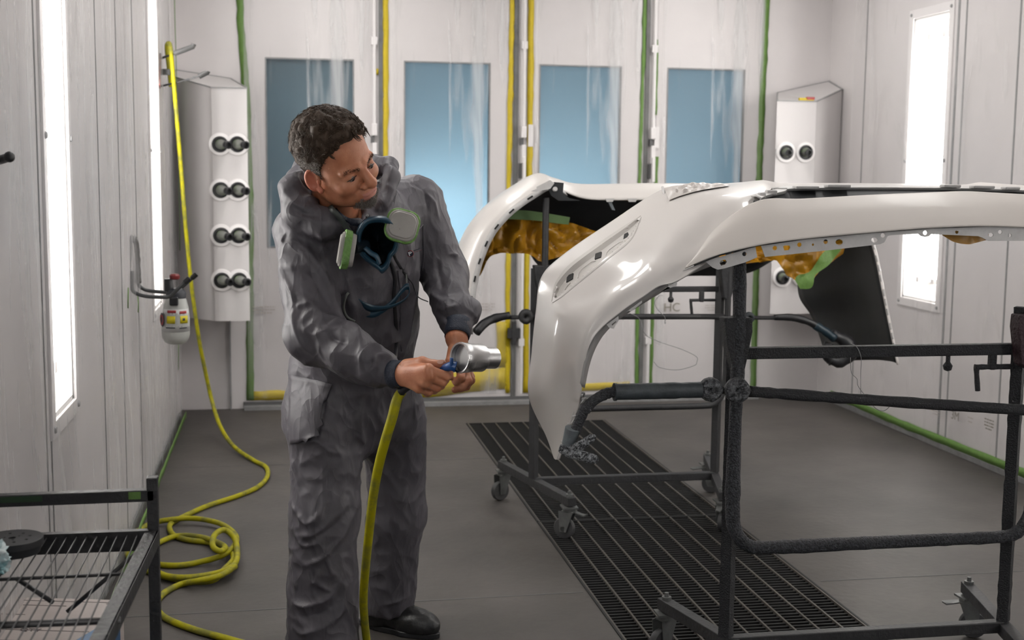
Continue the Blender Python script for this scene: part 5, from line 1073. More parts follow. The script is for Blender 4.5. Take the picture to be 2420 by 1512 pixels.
CB2 = BVHTree.FromPolygons([Vector(v) for v in CV2], [tuple(f) for f in CF])
def on2(px, py, off=.002):
    p, n_ = onc(px, py, CB2); return (p+n_*off) if p is not None else atY(px, py, 3.3)
def ribbon(name, pts, w, mt, parent=person, off=.002, th=.0015, n=6, label=None, wdir=None):
    """flat strip laid over the cloth along pixel-picked points"""
    P = catmull([on2(a, b_, off) for a, b_ in pts], n); T = np.gradient(P, axis=0); T /= np.linalg.norm(T, axis=1)[:, None]; V = EYE-P; V /= np.linalg.norm(V, axis=1)[:, None]; S = np.cross(T, V); S /= np.linalg.norm(S, axis=1)[:, None]
    G = np.stack([P-S*w/2, P+S*w/2], 1); m = MB(); m.grid(G); return m.build(name, mt, parent, solid=th, smooth=180)
NAVY = mat('navy_knit', (.012, .018, .035), .6, bump=.6, bscale=300); ZIP = mat('dark_zip', (.015, .015, .018), .4)
m = MB(); a, b_ = atY(931, 884, 3.062), atY(953, 884, 3.04); m.tube(np.linspace(a, b_, 5), [.036, .035, .034, .0335, .033], 24, caps=False); m.build('knit_cuff', NAVY, person, smooth=180, solid=.003)
m = MB(); a, b_ = atY(1083, 762, 3.372), atY(1080, 796, 3.338); m.tube(np.linspace(a, b_, 5), [.037, .036, .035, .0345, .034], 24, caps=False); m.build('knit_cuff', NAVY, person, smooth=180, solid=.003)
ribbon('zip', [(868, 508), (890, 560), (912, 600), (930, 650), (928, 700), (932, 760), (934, 810), (932, 860)], .010, ZIP, off=.005, th=.004, n=10)
ribbon('placket_edge', [(938, 640), (944, 700), (946, 760), (946, 830)], .004, CLOTH, off=.004)
m = MB(); p = on2(868, 512, .006); m.lathe([(0, .002), (.004, .002), (.004, 0), (0, 0)], p, -_f, 10); m.bar(p, p+[.0, -.002, -.022], .005, .002); m.build('zip_pull', mat('zip_metal', (.15, .15, .15), .3, metal=.8), person)
ribbon('collar_lining', [(778, 478), (795, 505), (820, 522), (850, 528), (872, 520)], .016, NAVY, off=.002)
# hanging hip pocket panel whose free edge stands off the leg
PK = []
for i in range(13):
    u = i/12; row = []
    for j in range(15):
        v = j/14; a = np.array([684, 884])*(1-u)*(1-v)+np.array([786, 905])*u*(1-v)+np.array([746, 1040])*u*v+np.array([684, 1050])*(1-u)*v; row.append(on2(a[0], a[1], .003+.016*u*(0.3+.7*v)+.003*mnoise.noise(Vector((u*4, v*4, 1)))))
    PK.append(row)
PK = np.array(PK)
for _ in range(3): PK[1:-1, 1:-1] = (PK[1:-1, 1:-1]+(PK[2:, 1:-1]+PK[:-2, 1:-1]+PK[1:-1, 2:]+PK[1:-1, :-2])/4)/2
m = MB(); m.grid(PK); m.build('hip_pocket', CLOTH, person, smooth=180, solid=.0015)
# chest pocket with its round badge
def patch(name, poly, mt, off, th=.0012, parent=person):
    P = [on2(a, b_, off) for a, b_ in poly]; m = MB(); nrmv = nrm(np.cross(P[1]-P[0], P[-1]-P[0])); nrmv = nrmv if nrmv@(EYE-P[0]) > 0 else -nrmv; m.prism(P, nrmv*th); return m.build(name, mt, parent, smooth=20)
ribbon('pocket_edge', [(968, 552), (985, 543), (998, 530)], .003, CLOTH, off=.004); ribbon('pocket_edge', [(998, 532), (1000, 565), (1002, 610), (1000, 640)], .003, CLOTH, off=.003)
bc = on2(966.5, 599, .005); bn = nrm(EYE-bc); bu = nrm(np.array([.95, 0, .30])-bn*(np.array([.95, 0, .30])@bn)); bv = np.cross(bn, bu)
m = MB(); m.lathe([(0, .0012), (.0082, .0012), (.0092, 0)], bc, bn, 24); m.build('badge', mat('badge_navy', (.006, .012, .03), .4), person, smooth=30)
m = MB(); m.lathe([(.0080, .0013), (.0088, .0016), (.0092, .0008)], bc, bn, 24); m.build('badge_rim', REDM, person)
WB = mat('badge_white', (.8, .8, .8), .4); m = MB(); o_ = bc+bn*.0016
def q2(pts): return [o_+bu*(a*.001)+bv*(b_*.001) for a, b_ in pts]
m.prism(q2([(-5, -5.5), (-2.2, -5.5), (-2.2, -.8), (2, 0), (6.5, 2.5), (5, 3.2), (6.2, 4.6), (3.6, 3.4), (2.6, 3), (-2.2, 2.2), (-2.2, 3.2), (3, 3.8), (3, 5.6), (-5, 5.6)]), bn*.0006); m.build('badge_letter', WB, person, smooth=0)
m = MB(); rg = np.random.default_rng(4); x = .011
while x < .034:
    l = rg.uniform(.0012, .0026); m.box(bc+bn*.0012+bu*(x+l/2)+bv*(.0045+.0008*rg.random()), (l, .0030, .0004), np.stack([bu, bv, bn], 1)); x += l+.0008
o_ = m.build('embroidered_lettering', mat('grey_thread', (.07, .075, .085), .8), person, smooth=0)
m = MB(); m.box(bc+bn*.0012+bu*.0225+bv*.0005, (.022, .0009, .0004), np.stack([bu, bv, bn], 1)); m.build('embroidered_line', mat('red_thread', (.20, .05, .06), .8), person, smooth=0)

# ---- shoes
SHOE = mat('black_leather', (.016, .016, .017), .42, bump=.5, bscale=60, mott=.3, mscale=30)
def shoe(c, ang):
    d = np.array([math.cos(ang), math.sin(ang), 0]); s = np.array([-d[1], d[0], 0]); c = np.array(c, float); R = np.stack([d, s, [0, 0, 1.0]], 1)
    def f(P):
        q = (P-c)@R; e = ell(q, (.075, 0, .035), (.085, .047, .045)); e = smin(e, ell(q, (-.06, 0, .045), (.055, .038, .05)), .03); e = smin(e, rcone(q, (-.045, 0, .05), (-.03, 0, .12), .045, .045), .03); e = smin(e, rcone(q, (0, 0, .06), (.07, 0, .04), .04, .035), .02); return smax(e, .012-q[:, 2], .004)
    V, F = sdf_mesh(f, c-[.2, .2, .0], c+[.2, .2, .2], .006); V = relax(V, F, 2); N_ = vnormals(V, F)
    V = V+N_*np.array([(.5-abs(mnoise.noise(Vector(v*30))))*.004 for v in V])[:, None]; o = mesh_obj('shoe', V, F, SHOE, person, smooth=180)
    m = MB(); pts = []
    for k in range(28):
        a = 2*math.pi*k/28; x = math.cos(a); y = math.sin(a); pts.append(c+d*(.018+.142*x)+s*(y*(.046 if x > 0 else .038)))
    m.prism(pts, (0, 0, .018)); m.build('sole', BLACKP, person, smooth=30, bevel=.003)
    for k in range(4):
        m = MB(); b0 = c+d*(.035+.022*k)+[0, 0, .088-.008*k]; m.tube(catmull([b0-s*.022+[0, 0, -.006], b0+[0, 0, .002], b0+s*.022+[0, 0, -.006]], 4), .0025, 6); m.build('shoelace', BLACKM, person)
shoe((.318, 3.735, 0), -.62); shoe((.11, 3.40, 0), -.75)
# ================================================================ RESPIRATOR
NAVYR = mat('dark_navy_rubber', (.010, .042, .072), .38); NAVYD = mat('inside_black_rubber', (.004, .009, .014), .35); CART = mat('warm_grey_cartridge', (.30, .285, .265), .45, mott=.12, mscale=20)
GT2 = mat('green_tape_on_filter', (.13, .28, .055), .45, mott=.4, mscale=40, bump=1.2, bscale=70); STRAP = mat('black_elastic', (.012, .012, .014), .6); STRAPG = mat('grey_elastic', (.16, .17, .155), .6)
respirator = thing('respirator_mask', 'dark navy half-face respirator with two green-taped filters hanging on the man\'s chest', 'mask', atY(890, 575, 3.2))
rim = [(888, 517), (915, 520), (934, 538), (940, 565), (934, 590), (922, 605), (915, 625), (902, 638), (893, 630), (875, 618), (856, 600), (847, 575), (848, 548), (864, 524)]
def ringpts(sc, y, dy=0, n=4):
    c = np.array([892, 572]); return catmull([atY(c[0]+(a-c[0])*sc, c[1]+(b_-c[1])*sc+dy, y+.0003*(b_-572)) for a, b_ in rim], n, closed=True)
m = MB(); m.grid(np.stack([ringpts(1.10, 3.235), ringpts(1.13, 3.205), ringpts(1.10, 3.175), ringpts(1.02, 3.160), ringpts(.92, 3.163), ringpts(.84, 3.175)]), wrap=True); m.build('face_seal', NAVYR, respirator, smooth=180)
m = MB(); m.grid(np.stack([ringpts(.85, 3.173), ringpts(.78, 3.20), ringpts(.66, 3.235), ringpts(.45, 3.262), ringpts(.2, 3.27), ringpts(.01, 3.272)]), wrap=True); m.build('inner_cup', NAVYD, respirator, smooth=180)
m = MB(); m.grid(np.stack([ringpts(1.10, 3.233), ringpts(1.0, 3.262), ringpts(.7, 3.285), ringpts(.05, 3.29)]), wrap=True); m.build('outer_shell', NAVYD, respirator, smooth=180)
m = MB(); m.grid(np.stack([catmull([atY(858, 588, 3.157), atY(872, 602, 3.155), atY(886, 611, 3.155), atY(893, 627, 3.158)], 5), catmull([atY(865, 582, 3.163), atY(880, 594, 3.16), atY(893, 603, 3.16), atY(900, 622, 3.163)], 5)], 1)); m.build('chin_flap', NAVYR, respirator, smooth=180, solid=.003)
def rrect(w, h, r, n=6):
    P = []
    for (cx_, cy_, a0) in ((w/2-r, h/2-r, 0), (-w/2+r, h/2-r, 90), (-w/2+r, -h/2+r, 180), (w/2-r, -h/2+r, 270)):
        for k in range(n+1): a = math.radians(a0+90*k/n); P.append((cx_+r*math.cos(a), cy_+r*math.sin(a)))
    return P
def cartridge(c, nx_, ux_, w, h, lab):
    """rounded filter: layers stacked along nx_"""
    nx_ = nrm(nx_); ux_ = nrm(np.array(ux_)-nx_*(np.array(ux_)@nx_)); uy_ = np.cross(nx_, ux_); c = np.array(c, float)
    def lay(z0, z1, s0, s1, mt, nm, inset=.003):
        R0 = rrect(w*s0, h*s0, min(w, h)*.33*s0); R1 = rrect(w*s1, h*s1, min(w, h)*.33*s1)
        f_ = lambda R_, z, k=1.0: np.array([c+ux_*a*k+uy_*b_*k+nx_*z for a, b_ in R_]); m = MB()
        m.grid(np.stack([f_(R0, z0, .01), f_(R0, z0, .97), f_(R0, z0+.0015), f_(R1, z1-.0015), f_(R1, z1, .97), f_(R1, z1, .01)]), wrap=True); return m.build(nm, mt, respirator, smooth=50)
    lay(-.020, -.008, .95, 1.0, CART, 'filter_back'); lay(-.009, .009, 1.12, 1.16, GT2, 'filter_tape'); lay(.008, .014, 1.03, 1.0, CART, 'filter_rim'); lay(.0135, .018, .90, .86, CART, 'filter_face')
cartridge(atY(950, 535, 3.165), -_f+_r*.18+_u*.15, _r+_u*.0-.25*_u, .074, .074, '')
cartridge(atY(818, 590, 3.150), -_r*1.0-_f*.22+_u*.16, -_f*1.0, .060, .086, '')
m = MB(); m.tube([atY(925, 548, 3.20), atY(945, 540, 3.185)], .016, 16); m.build('filter_port', NAVYD, respirator); m = MB(); m.tube([atY(862, 580, 3.20), atY(832, 586, 3.16)], .018, 16); m.build('filter_port', NAVYD, respirator)
for sx in (0,): 
    m = MB(); m.lathe([(0, .002), (.002, .002), (.002, 0)], atY(945, 541, 3.143), -_f, 8); m.build('filter_stud', CART, respirator)
m = MB(); P = catmull([on2(768, 478, .008), on2(782, 500, .01), on2(800, 522, .014), atY(824, 545, 3.21), atY(846, 562, 3.20)], 5); m.grid(np.stack([P-_r*.006-_u*.004, P+_r*.006+_u*.004], 1)); m.build('neck_strap', mat('dark_green_grey_strap', (.035, .042, .038), .6), respirator, solid=.001)
def strap(name, pts, w, mt, n=6):
    P = catmull(pts, n); T = np.gradient(P, axis=0); T /= np.linalg.norm(T, axis=1)[:, None]; V = EYE-P; V /= np.linalg.norm(V, axis=1)[:, None]; S = np.cross(T, V); S /= np.linalg.norm(S, axis=1)[:, None]; m = MB(); m.grid(np.stack([P-S*w/2, P+S*w/2], 1)); return m.build(name, mt, respirator, smooth=180, solid=.0012)
strap('side_strap', [atY(930, 590, 3.21), atY(934, 610, 3.205), on2(943, 632, .006), on2(953, 648, .007), atY(961, 656, on2(961, 656)[1]-.008)], .008, STRAP)
strap('side_strap', [atY(961, 654, on2(961, 654)[1]-.008), on2(968, 668, .008), on2(976, 688, .007), on2(990, 703, .006), on2(1012, 713, .006)], .0028, STRAP)
yb_ = on2(900, 700)[1]-.012
m = MB(); m.tube([atY(960, 648, yb_), atY(961, 668, yb_)], .0022, 8); m.build('buckle', STRAPG, respirator); m = MB(); m.tube([atY(830, 686, yb_), atY(843, 702, yb_)], .0025, 8); m.build('buckle', STRAPG, respirator)
# cradle band: a curved loop of wide navy strap
A = [(843, 703, yb_-.005), (860, 714, yb_-.012), (885, 722, yb_-.018), (915, 723, yb_-.018), (940, 716, yb_-.014), (960, 703, yb_-.006), (969, 688, yb_), (966, 672, yb_+.004)]
B = [(846, 716, yb_+.004), (864, 732, yb_), (880, 737, yb_-.006), (910, 733, yb_-.008), (936, 724, yb_-.004), (955, 712, yb_), (966, 699, yb_+.006), (967, 684, yb_+.010)]
m = MB(); Pa = catmull([atY(*q) for q in A], 5); Pb = catmull([atY(*q) for q in B], 5); m.grid(np.stack([Pa, Pb], 1)); m.build('head_cradle', NAVYR, respirator, smooth=180, solid=.0016)
A = [(853, 730, yb_+.008), (880, 736, yb_+.006), (905, 725, yb_+.006), (930, 705, yb_+.008), (945, 685, yb_+.008), (958, 671, yb_+.006), (966, 670, yb_+.004)]
m = MB(); Pa = catmull([atY(*q) for q in A], 5); m.grid(np.stack([Pa, Pa+[0, .002, -.017]], 1)); m.build('head_cradle', NAVYR, respirator, smooth=180, solid=.0016)
strap('lower_strap', [atY(832, 688, yb_), on2(822, 690, .010), on2(815, 710, .010), on2(815, 732, .009), on2(824, 748, .008), on2(838, 757, .006)], .006, STRAPG)

# ================================================================ SILVER CUP TOOL
ALU = mat('brushed_aluminium', (.62, .62, .62), .26, metal=1.0, bump=.15, bscale=90, stretch=(1, 12, 12)); ALUS = mat('strainer_mesh_metal', (.34, .34, .34), .45, metal=.8)
BLUEP = mat('blue_plastic', (.006, .055, .20), .38); 
c0 = atY(1086, 845, 2.945); ax = nrm(atY(1175, 846, 3.005)-c0)
gun = thing('air_blower', 'silver metal cup-shaped air blower with blue handle held in the man\'s right hand', 'tool', c0)
m = MB(); s = .98; m.lathe([(.0325, .0), (.0365, -.001), (.0375, .003), (.0365, .012), (.0355, .0245), (.0338, .027), (.0338, .066), (.0318, .0685), (.0262, .0695), (.0262, .1085), (.0245, .109), (.0245, .070), (.031, .064), (.032, .026), (.0325, .0)], c0, ax, 48); m.build('cup', ALU, gun, smooth=35)
m = MB(); m.lathe([(0, .012), (.0318, .012), (.0318, .014), (0, .014)], c0, ax, 32); m.build('mesh_disc', ALUS, gun, smooth=30)
m = MB(); Q = catmull([c0+ax*.0035+.0358*(math.cos(a)*frame_of(ax)[0]+math.sin(a)*frame_of(ax)[1]) for a in np.linspace(0, 2*math.pi, 25)[:-1]], 2, closed=True); m.tube(Q, .0019, 8, closed=True); m.build('rolled_rim', ALU, gun, smooth=180)
m = MB(); P = catmull([atY(1045, 872, 2.985), atY(1056, 868, 2.968), atY(1068, 865, 2.955), atY(1078, 867, 2.952)], 4); m.tube(P, np.linspace(.0085, .0135, len(P)), 16); m.build('blue_body', BLUEP, gun, smooth=180)
m = MB(); m.box(atY(1067, 855, 2.948), (.008, .012, .020)); m.build('blue_lever', BLUEP, gun, smooth=30, bevel=.0025)
m = MB(); m.tube([atY(1031, 880, 2.990), atY(1043, 874, 2.985)], .0078, 16); m.tube([atY(1035, 878, 2.989), atY(1038, 877, 2.988)], .009, 16); m.build('metal_collar', ALU, gun)
m = MB(); m.tube([atY(1024, 882, 2.998), atY(1034, 878, 2.99)], .007, 14); m.tube(catmull([atY(1030, 880, 2.992), atY(1000, 895, 3.010), atY(968, 912, 3.03), atY(948, 926, 3.045)], 4), [.009]*12+[.0125], 16); m.build('black_grip', BLACKP, gun, smooth=180)

# ================================================================ HOSE
m = MB()
def wallx(a, b_): return atX(a, b_, XL+.02)
desc = [atY(404, 205, 6.62), atY(398, 150, 6.60), atY(394, 112, 6.58), atY(398, 102, 6.55), atY(403, 112, 6.52), atY(409, 175, 6.50), atY(417, 270, 6.52), atY(428, 400, 6.58), atY(439, 540, 6.64), atY(452, 670, 6.68), atY(470, 800, 6.72), atY(490, 900, 6.75), atY(503, 955, 6.72), atY(522, 1010, 6.55)]
R_ = .0105
def fl(a, b_, z=R_): return atZ(a, b_, z)
desc += [fl(553, 1055, .03)*1.0, fl(600, 1088), fl(628, 1103), fl(632, 1125), fl(610, 1150), fl(560, 1172), fl(490, 1195), fl(430, 1222), fl(402, 1240), fl(408, 1262), fl(440, 1275), fl(500, 1283, .012), fl(540, 1300, .02), fl(552, 1320, .02), fl(530, 1345, .02), fl(500, 1372, .014)]
# loops: traced along the coil
loop = [fl(500, 1372, .014), fl(430, 1371, .012), fl(340, 1345), fl(302, 1310), fl(310, 1270), fl(350, 1240), fl(400, 1228, .024), fl(460, 1225, .024), fl(520, 1237, .022), fl(555, 1262, .022), fl(556, 1285, .03), fl(530, 1310, .03), fl(480, 1326, .015), fl(420, 1336), fl(360, 1330), fl(345, 1308), fl(370, 1285), fl(420, 1266, .016), fl(480, 1270, .022), fl(530, 1290, .045),
        fl(520, 1302, .055), fl(503, 1290, .07), fl(507, 1264, .085), fl(530, 1252, .08), fl(552, 1268, .06), fl(560, 1295, .04), fl(556, 1330, .03), fl(520, 1352, .03), fl(450, 1364, .024), fl(400, 1362, .022), fl(372, 1352, .02)]
tail = [fl(372, 1440), fl(372, 1420), fl(392, 1398), fl(430, 1380), fl(470, 1372, .03), fl(520, 1360, .034), fl(556, 1338, .034)]
tail = [fl(800, 1600), fl(640, 1540), fl(540, 1510), fl(460, 1488), fl(395, 1462)]+tail
m.tube(catmull(desc+loop[1:], 8), R_, 12); m.tube(catmull(tail, 8), R_, 12)
hand_part = [atY(950, 924, 3.05), atY(938, 945, 3.045), atY(926, 990, 3.05), atY(908, 1050, 3.07), atY(893, 1110, 3.10), atY(881, 1180, 3.14), atY(872, 1260, 3.19), atY(864, 1340, 3.26), atY(859, 1410, 3.33), atY(861, 1460, 3.38), atY(868, 1530, 3.43), atZ(872, 1590, .03), atZ(860, 1612, R_), atZ(800, 1600)]
HP = catmull(hand_part, 8); m.tube(HP, np.interp(np.linspace(0, 1, len(HP)), [0, .1, .45, .8, 1], [.0125, .0128, .0118, .0108, R_]), 14)
tag(m.build('air_hose', HOSE, smooth=180), 'yellow-green air hose hooked on the wall, coiled on the floor, reaching the hand tool', 'hose')

# ================================================================ WALL HOOKS, BOTTLE
hk = thing('hose_hook', 'thin metal hose hook high on the left wall with the hose over it', 'hook', atX(380, 170, XL+.01))
m = MB(); a = atX(379, 130, XL+.012); b_ = atX(377, 205, XL+.012); m.bar(a, b_, .035, .008, up=(1, 0, 0)); m.build('wall_plate', mat('red_black_plate', (.20, .05, .04), .5, col2=(.02, .02, .02), mscale=60), hk, smooth=0)
m = MB(); m.tube([atY(380, 138, 6.62), atY(414, 126, 6.5)], .006, 8); m.build('rod', STEEL, hk); m = MB(); m.tube([atY(380, 204, 6.62), atY(440, 189, 6.45), atY(470, 180, 6.4)], .005, 8); m.build('rod', STEEL, hk)
GREYM = mat('mid_grey_metal', (.06, .06, .06), .4)
for A_ in ([(411, 127), (456, 110), (458, 104)], [(470, 181), (490, 171), (491, 168)]):
    m = MB(); P = [atY(a, b_, 6.47 if A_[0][0] < 430 else 6.38) for a, b_ in A_]; m.tube(P, .013, 10); m.build('pad', GREYM, hk)
m = MB(); m.box(atY(390, 170, 6.58), (.05, .02, .03)); m.build('bracket_arm', GREYM, hk, smooth=0, bevel=.003)

br = thing('spray_holder', 'grey two-prong metal holder on the left wall carrying a bottle', 'holder', atX(312, 690, XL+.02))
GREYT = mat('grey_coated_tube', (.055, .058, .06), .4); FILMW = mat('wrapped_film_pad', (.24, .235, .23), .45, mott=.4, mscale=30)
m = MB(); y1 = 5.16; m.tube(catmull([atY(312, 640, y1), atY(312, 680, y1), atY(322, 693, y1-.01), atY(345, 700, y1-.03), atY(380, 702, y1-.04), atY(402, 700, y1-.04), atY(418, 685, y1-.05), atY(440, 664, y1-.05)], 6), .0075, 12); m.build('prong', GREYT, br, smooth=180)
m = MB(); y2 = 5.34; m.tube(catmull([atY(325, 630, y2), atY(326, 668, y2), atY(338, 682, y2), atY(360, 688, y2), atY(410, 690, y2-.02), atY(430, 678, y2-.04), atY(456, 655, y2-.05)], 6), .0075, 12); m.build('prong', GREYT, br, smooth=180)
for (a, b_, yy) in ((438, 666, y1-.05), (455, 656, y2-.05)):
    m = MB(); d = nrm(atY(a+10, b_-9, yy)-atY(a, b_, yy)); p = atY(a, b_, yy); m.tube([p-d*.004, p+d*.022], .0105, 14); m.build('end_cap', BLACKP, br)
m = MB(); P = catmull([atY(306, 664, 5.17), atY(304, 620, 5.17), atY(306, 575, 5.18), atY(314, 562, 5.2), atY(322, 575, 5.25), atY(326, 620, 5.28), atY(327, 668, 5.3)], 6); m.tube(P, .011*(1+np.random.default_rng(8).normal(0, .08, len(P))), 10); m.build('wall_pad', FILMW, br, smooth=180)
for (a, b0, b1, yy) in ((303, 680, 728, 5.12), (325, 700, 738, 5.3)):
    tape_wall(GT, XL+.04, [(atX(a, b0, XL+.04)[1], atX(a, b0, XL+.04)[2]), (atX(a, b1, XL+.04)[1], atX(a, b1, XL+.04)[2])], .022, GTAPE, 'short green tape under the bottle holder, %s one' % ('nearer' if a < 310 else 'farther'), 1)
tape_wall(GT, XL+.05, [(atX(423, 800, XL+.05)[1]-.05, atX(423, 800, XL+.05)[2]), (atX(424, 870, XL+.05)[1]-.05, atX(424, 870, XL+.05)[2])], .03, GTAPE, 'loose end of green tape hanging below the bottle', 1)
bt = thing('spray_bottle', 'upright white pump bottle with red cap, yellow and red label, hanging in the holder', 'bottle', atY(415, 812, 5.22))
yb = 5.22; cb = atY(415, 812, yb); up_ = nrm(np.array([0.03, 0, 1.0])); k_ = 5.25/2980
BOT = mat('milky_bottle_plastic', (.52, .53, .50), .3, mott=.15, mscale=10); H = lambda p: p*k_
m = MB(); m.lathe([(.001, 0), (H(16), 0), (H(24), H(4)), (H(30), H(14)), (H(31.5), H(24)), (H(31), H(60)), (H(28), H(85)), (H(23), H(103)), (H(20), H(108)), (0.001, H(108))], cb, up_, 32); m.build('bottle_body', BOT, bt, smooth=60)
m = MB(); m.lathe([(H(22), H(106)), (H(22.5), H(116)), (H(19), H(124)), (H(13), H(128)), (.001, H(128))], cb, up_, 26); m.build('collar', mat('dark_slate_plastic', (.02, .022, .03), .4), bt)
m = MB(); m.lathe([(H(11), H(122)), (H(9.5), H(150)), (.001, H(150))], cb+np.array([-.01, 0, 0]), nrm(np.array([-.05, 0, 1.0])), 20); m.build('pump_neck', BLACKP, bt)
m = MB(); m.lathe([(H(8), H(148)), (H(11), H(150)), (H(12), H(157)), (H(8), H(161)), (.001, H(161))], cb+np.array([-.006, 0, 0]), up_, 20); m.build('red_cap', mat('dark_red_plastic', (.18, .02, .02), .35), bt)
m = MB(); m.box(atY(411, 712, yb-.045), (.034, .02, .034)); m.build('nozzle_block', BLACKP, bt, smooth=0, bevel=.005)
def wraplab(name, a0, a1, z0, z1, mt, dr=.0012, r=None):
    m = MB(); n = 10; a_, b2, x_ = frame_of(up_); G = []
    for i in range(n+1):
        ang = math.radians(a0+(a1-a0)*i/n); row = []
        for z in (z0, z1):
            rr = np.interp(z, [0, 14, 24, 60, 85, 103], [20, 30, 31.5, 31, 28, 23])*k_+dr; row.append(cb+up_*H(z)+rr*np.array([math.cos(ang), math.sin(ang), 0]))
        G.append(row)
    m.grid(np.array(G)); return m.build(name, mt, bt, smooth=180, solid=.0006)
wraplab('label_white', -175, -10, 30, 82, mat('label_paper', (.62, .62, .61), .5), .0006)
REDL = mat('label_red', (.35, .03, .035), .5); YL = mat('label_yellow', (.62, .52, .01), .5); NVL = mat('label_dark', (.03, .035, .045), .5)
wraplab('label_stripe', -125, -85, 74, 80, REDL); wraplab('label_stripe', -70, -35, 72, 78, REDL); wraplab('label_panel', -125, -88, 50, 67, YL); wraplab('label_panel', -68, -30, 50, 67, YL); wraplab('label_line', -128, -88, 39, 41.5, NVL); wraplab('label_line', -70, -35, 38, 40.5, NVL)
wraplab('label_mark', -58, -46, 56, 62, NVL, .0018)
m = MB(); an = math.radians(-158); c_ = cb+up_*H(57)+(H(31)+.0012)*np.array([math.cos(an), math.sin(an), 0]); m.lathe([(0, .001), (H(15), .001), (H(16), 0)], c_, (math.cos(an), math.sin(an), 0), 24); m.build('label_disc', NVL, bt); m = MB(); m.lathe([(H(7), .002), (H(12), .002), (H(12), 0)], c_, (math.cos(an), math.sin(an), 0), 20); m.build('label_ring', REDL, bt)

nh = thing('wall_hook', 'black rubber-tipped hook poking in at the left edge', 'hook', atY(-60, 385, 2.85))
m = MB(); P = catmull([atY(-70, 392, 2.95), atY(-20, 383, 2.86), atY(10, 375, 2.82), atY(27, 369, 2.80)], 5); m.tube(P, [.0095]*(len(P)-3)+[.0115, .0115, .008], 14); m.build('hook_arm', BLACKP, nh, smooth=180)
m = MB(); m.bar(atY(-75, 380, 2.97), atY(-75, 430, 2.97), .03, .02); m.build('hook_base', STEEL, nh, smooth=0)

# ================================================================ CART with wire shelf
ZS = .655
TABM = mat('black_chipped_paint', (.020, .020, .021), .5, bump=.8, bscale=70, col2=(.055, .06, .055), mscale=16, mramp=(.36, .42)); WIRE = mat('shelf_wire', (.035, .035, .037), .4)
cart = thing('wire_shelf_cart', 'black angle-iron cart with wire shelf in the lower left corner', 'cart', (-.5, 2.3, 0))
cBR = atZ(359, 1262, ZS); 
def sh(a, b_): return atZ(a, b_, ZS)
postx, posty = cBR[0]+.001, cBR[1]+.012
m = MB(); m.bb((postx-.010, posty-.012, .05), (postx+.012, posty+.014, .772)); m.build('corner_post', TABM, cart, smooth=0, bevel=.002)
yy = posty; a = atY(366, 1168, yy); b_ = atY(-260, 1192, yy); m = MB(); m.bar(a, b_, .024, .024, up=(0, 1, 0)); m.build('top_rail', TABM, cart, smooth=0, bevel=.002)
m = MB(); m.box(atY(318, 1171, yy-.0125), (.024, .001, .015)); m.build('green_paint_chip', GTAPE, cart, smooth=0)
m = MB(); m.box(atY(50, 1180, yy-.0125), (.08, .001, .012)); m.build('green_paint_chip', mat('dull_green_paint', (.02, .05, .02), .6), cart, smooth=0)
bl_ = atZ(-260, 1285, ZS); m = MB(); m.bar(cBR+[0, 0, .004], bl_+[0, 0, .004], .018, .012, up=(0, 0, 1)); m.bar(cBR+[0, -.005, -.017], bl_+[0, -.005, -.017], .004, .030, up=(0, 0, 1)); m.build('back_rail', TABM, cart, smooth=0)
fr = sh(43, 1900); d = fr-cBR; m = MB(); m.bar(cBR+[0, 0, .004], fr+[0, 0, .004], .026, .006, up=(0, 0, 1)); m.bar(cBR+[.012, 0, -.008], fr+[.012, 0, -.008], .004, .03, up=(0, 0, 1)); m.build('side_rail', TABM, cart, smooth=0)
top_x = [115, 138, 161, 186, 210, 233, 257, 280, 304, 327]
m = None
slope = [(115, 1268, 0, 1413), (327, 1262, 225, 1512)]
for k in range(-9, 10):
    f_ = k/9; xa = 327-23.5*(9-k); ya = 1261+(327-xa)*.022; w0 = sh(xa, ya); dirr = nrm((sh(225, 1512)-sh(327, 1262))); w1 = w0+dirr*1.15
    m = MB(); m.tube([w0+[0, 0, .002], w1+[0, 0, .002]], .0016, 6); m.build('shelf_wire', WIRE, cart, smooth=180)
for (pa, pb, r_) in (((320, 1350), (-200, 1364+9), .0035), ((285, 1458), (-200, 1478), .005), ((285, 1463), (-200, 1484), .004)):
    m = MB(); m.tube([sh(*pa)-[0, 0, .004], sh(*pb)-[0, 0, .004]], r_, 8); m.build('shelf_rod', WIRE, cart, smooth=180)
for (pa, pb) in (((338, 1282), (195, 1415)), ((38, 1354), (108, 1412))):
    A_ = sh(*pa)-[0, 0, .01]; B_ = atY(*pb, A_[1]-.02); B_ = A_+(B_-A_)*1.25; m = MB(); m.tube([A_, B_], .0045, 8); m.build('brace', WIRE, cart, smooth=180)
m = MB(); zt2 = .285; m.bb((-1.0+.42, 1.85, zt2-.012), (postx+.01, posty, zt2)); m.build('lower_shelf', TABM, cart, smooth=0)
flx = fr[0]; m = MB(); m.bb((fr[0]-.012, fr[1]-.012, .05), (fr[0]+.014, fr[1]+.014, .772)); m.build('corner_post', TABM, cart, smooth=0)
for (x_, y_) in ((postx-.32, posty), (fr[0]-.30, fr[1])):
    m = MB(); m.bb((x_-.012, y_-.012, .05), (x_+.014, y_+.014, .772)); m.build('corner_post', TABM, cart, smooth=0)
for (x_, y_) in ((postx, posty), (fr[0], fr[1]), (postx-.32, posty), (fr[0]-.30, fr[1])):
    m = MB(); m.lathe([(.005, -.01), (.024, -.01), (.025, 0), (.024, .01), (.005, .01)], (x_, y_, .025), (1, 0, 0), 18); m.build('wheel', WHEELM, cart)
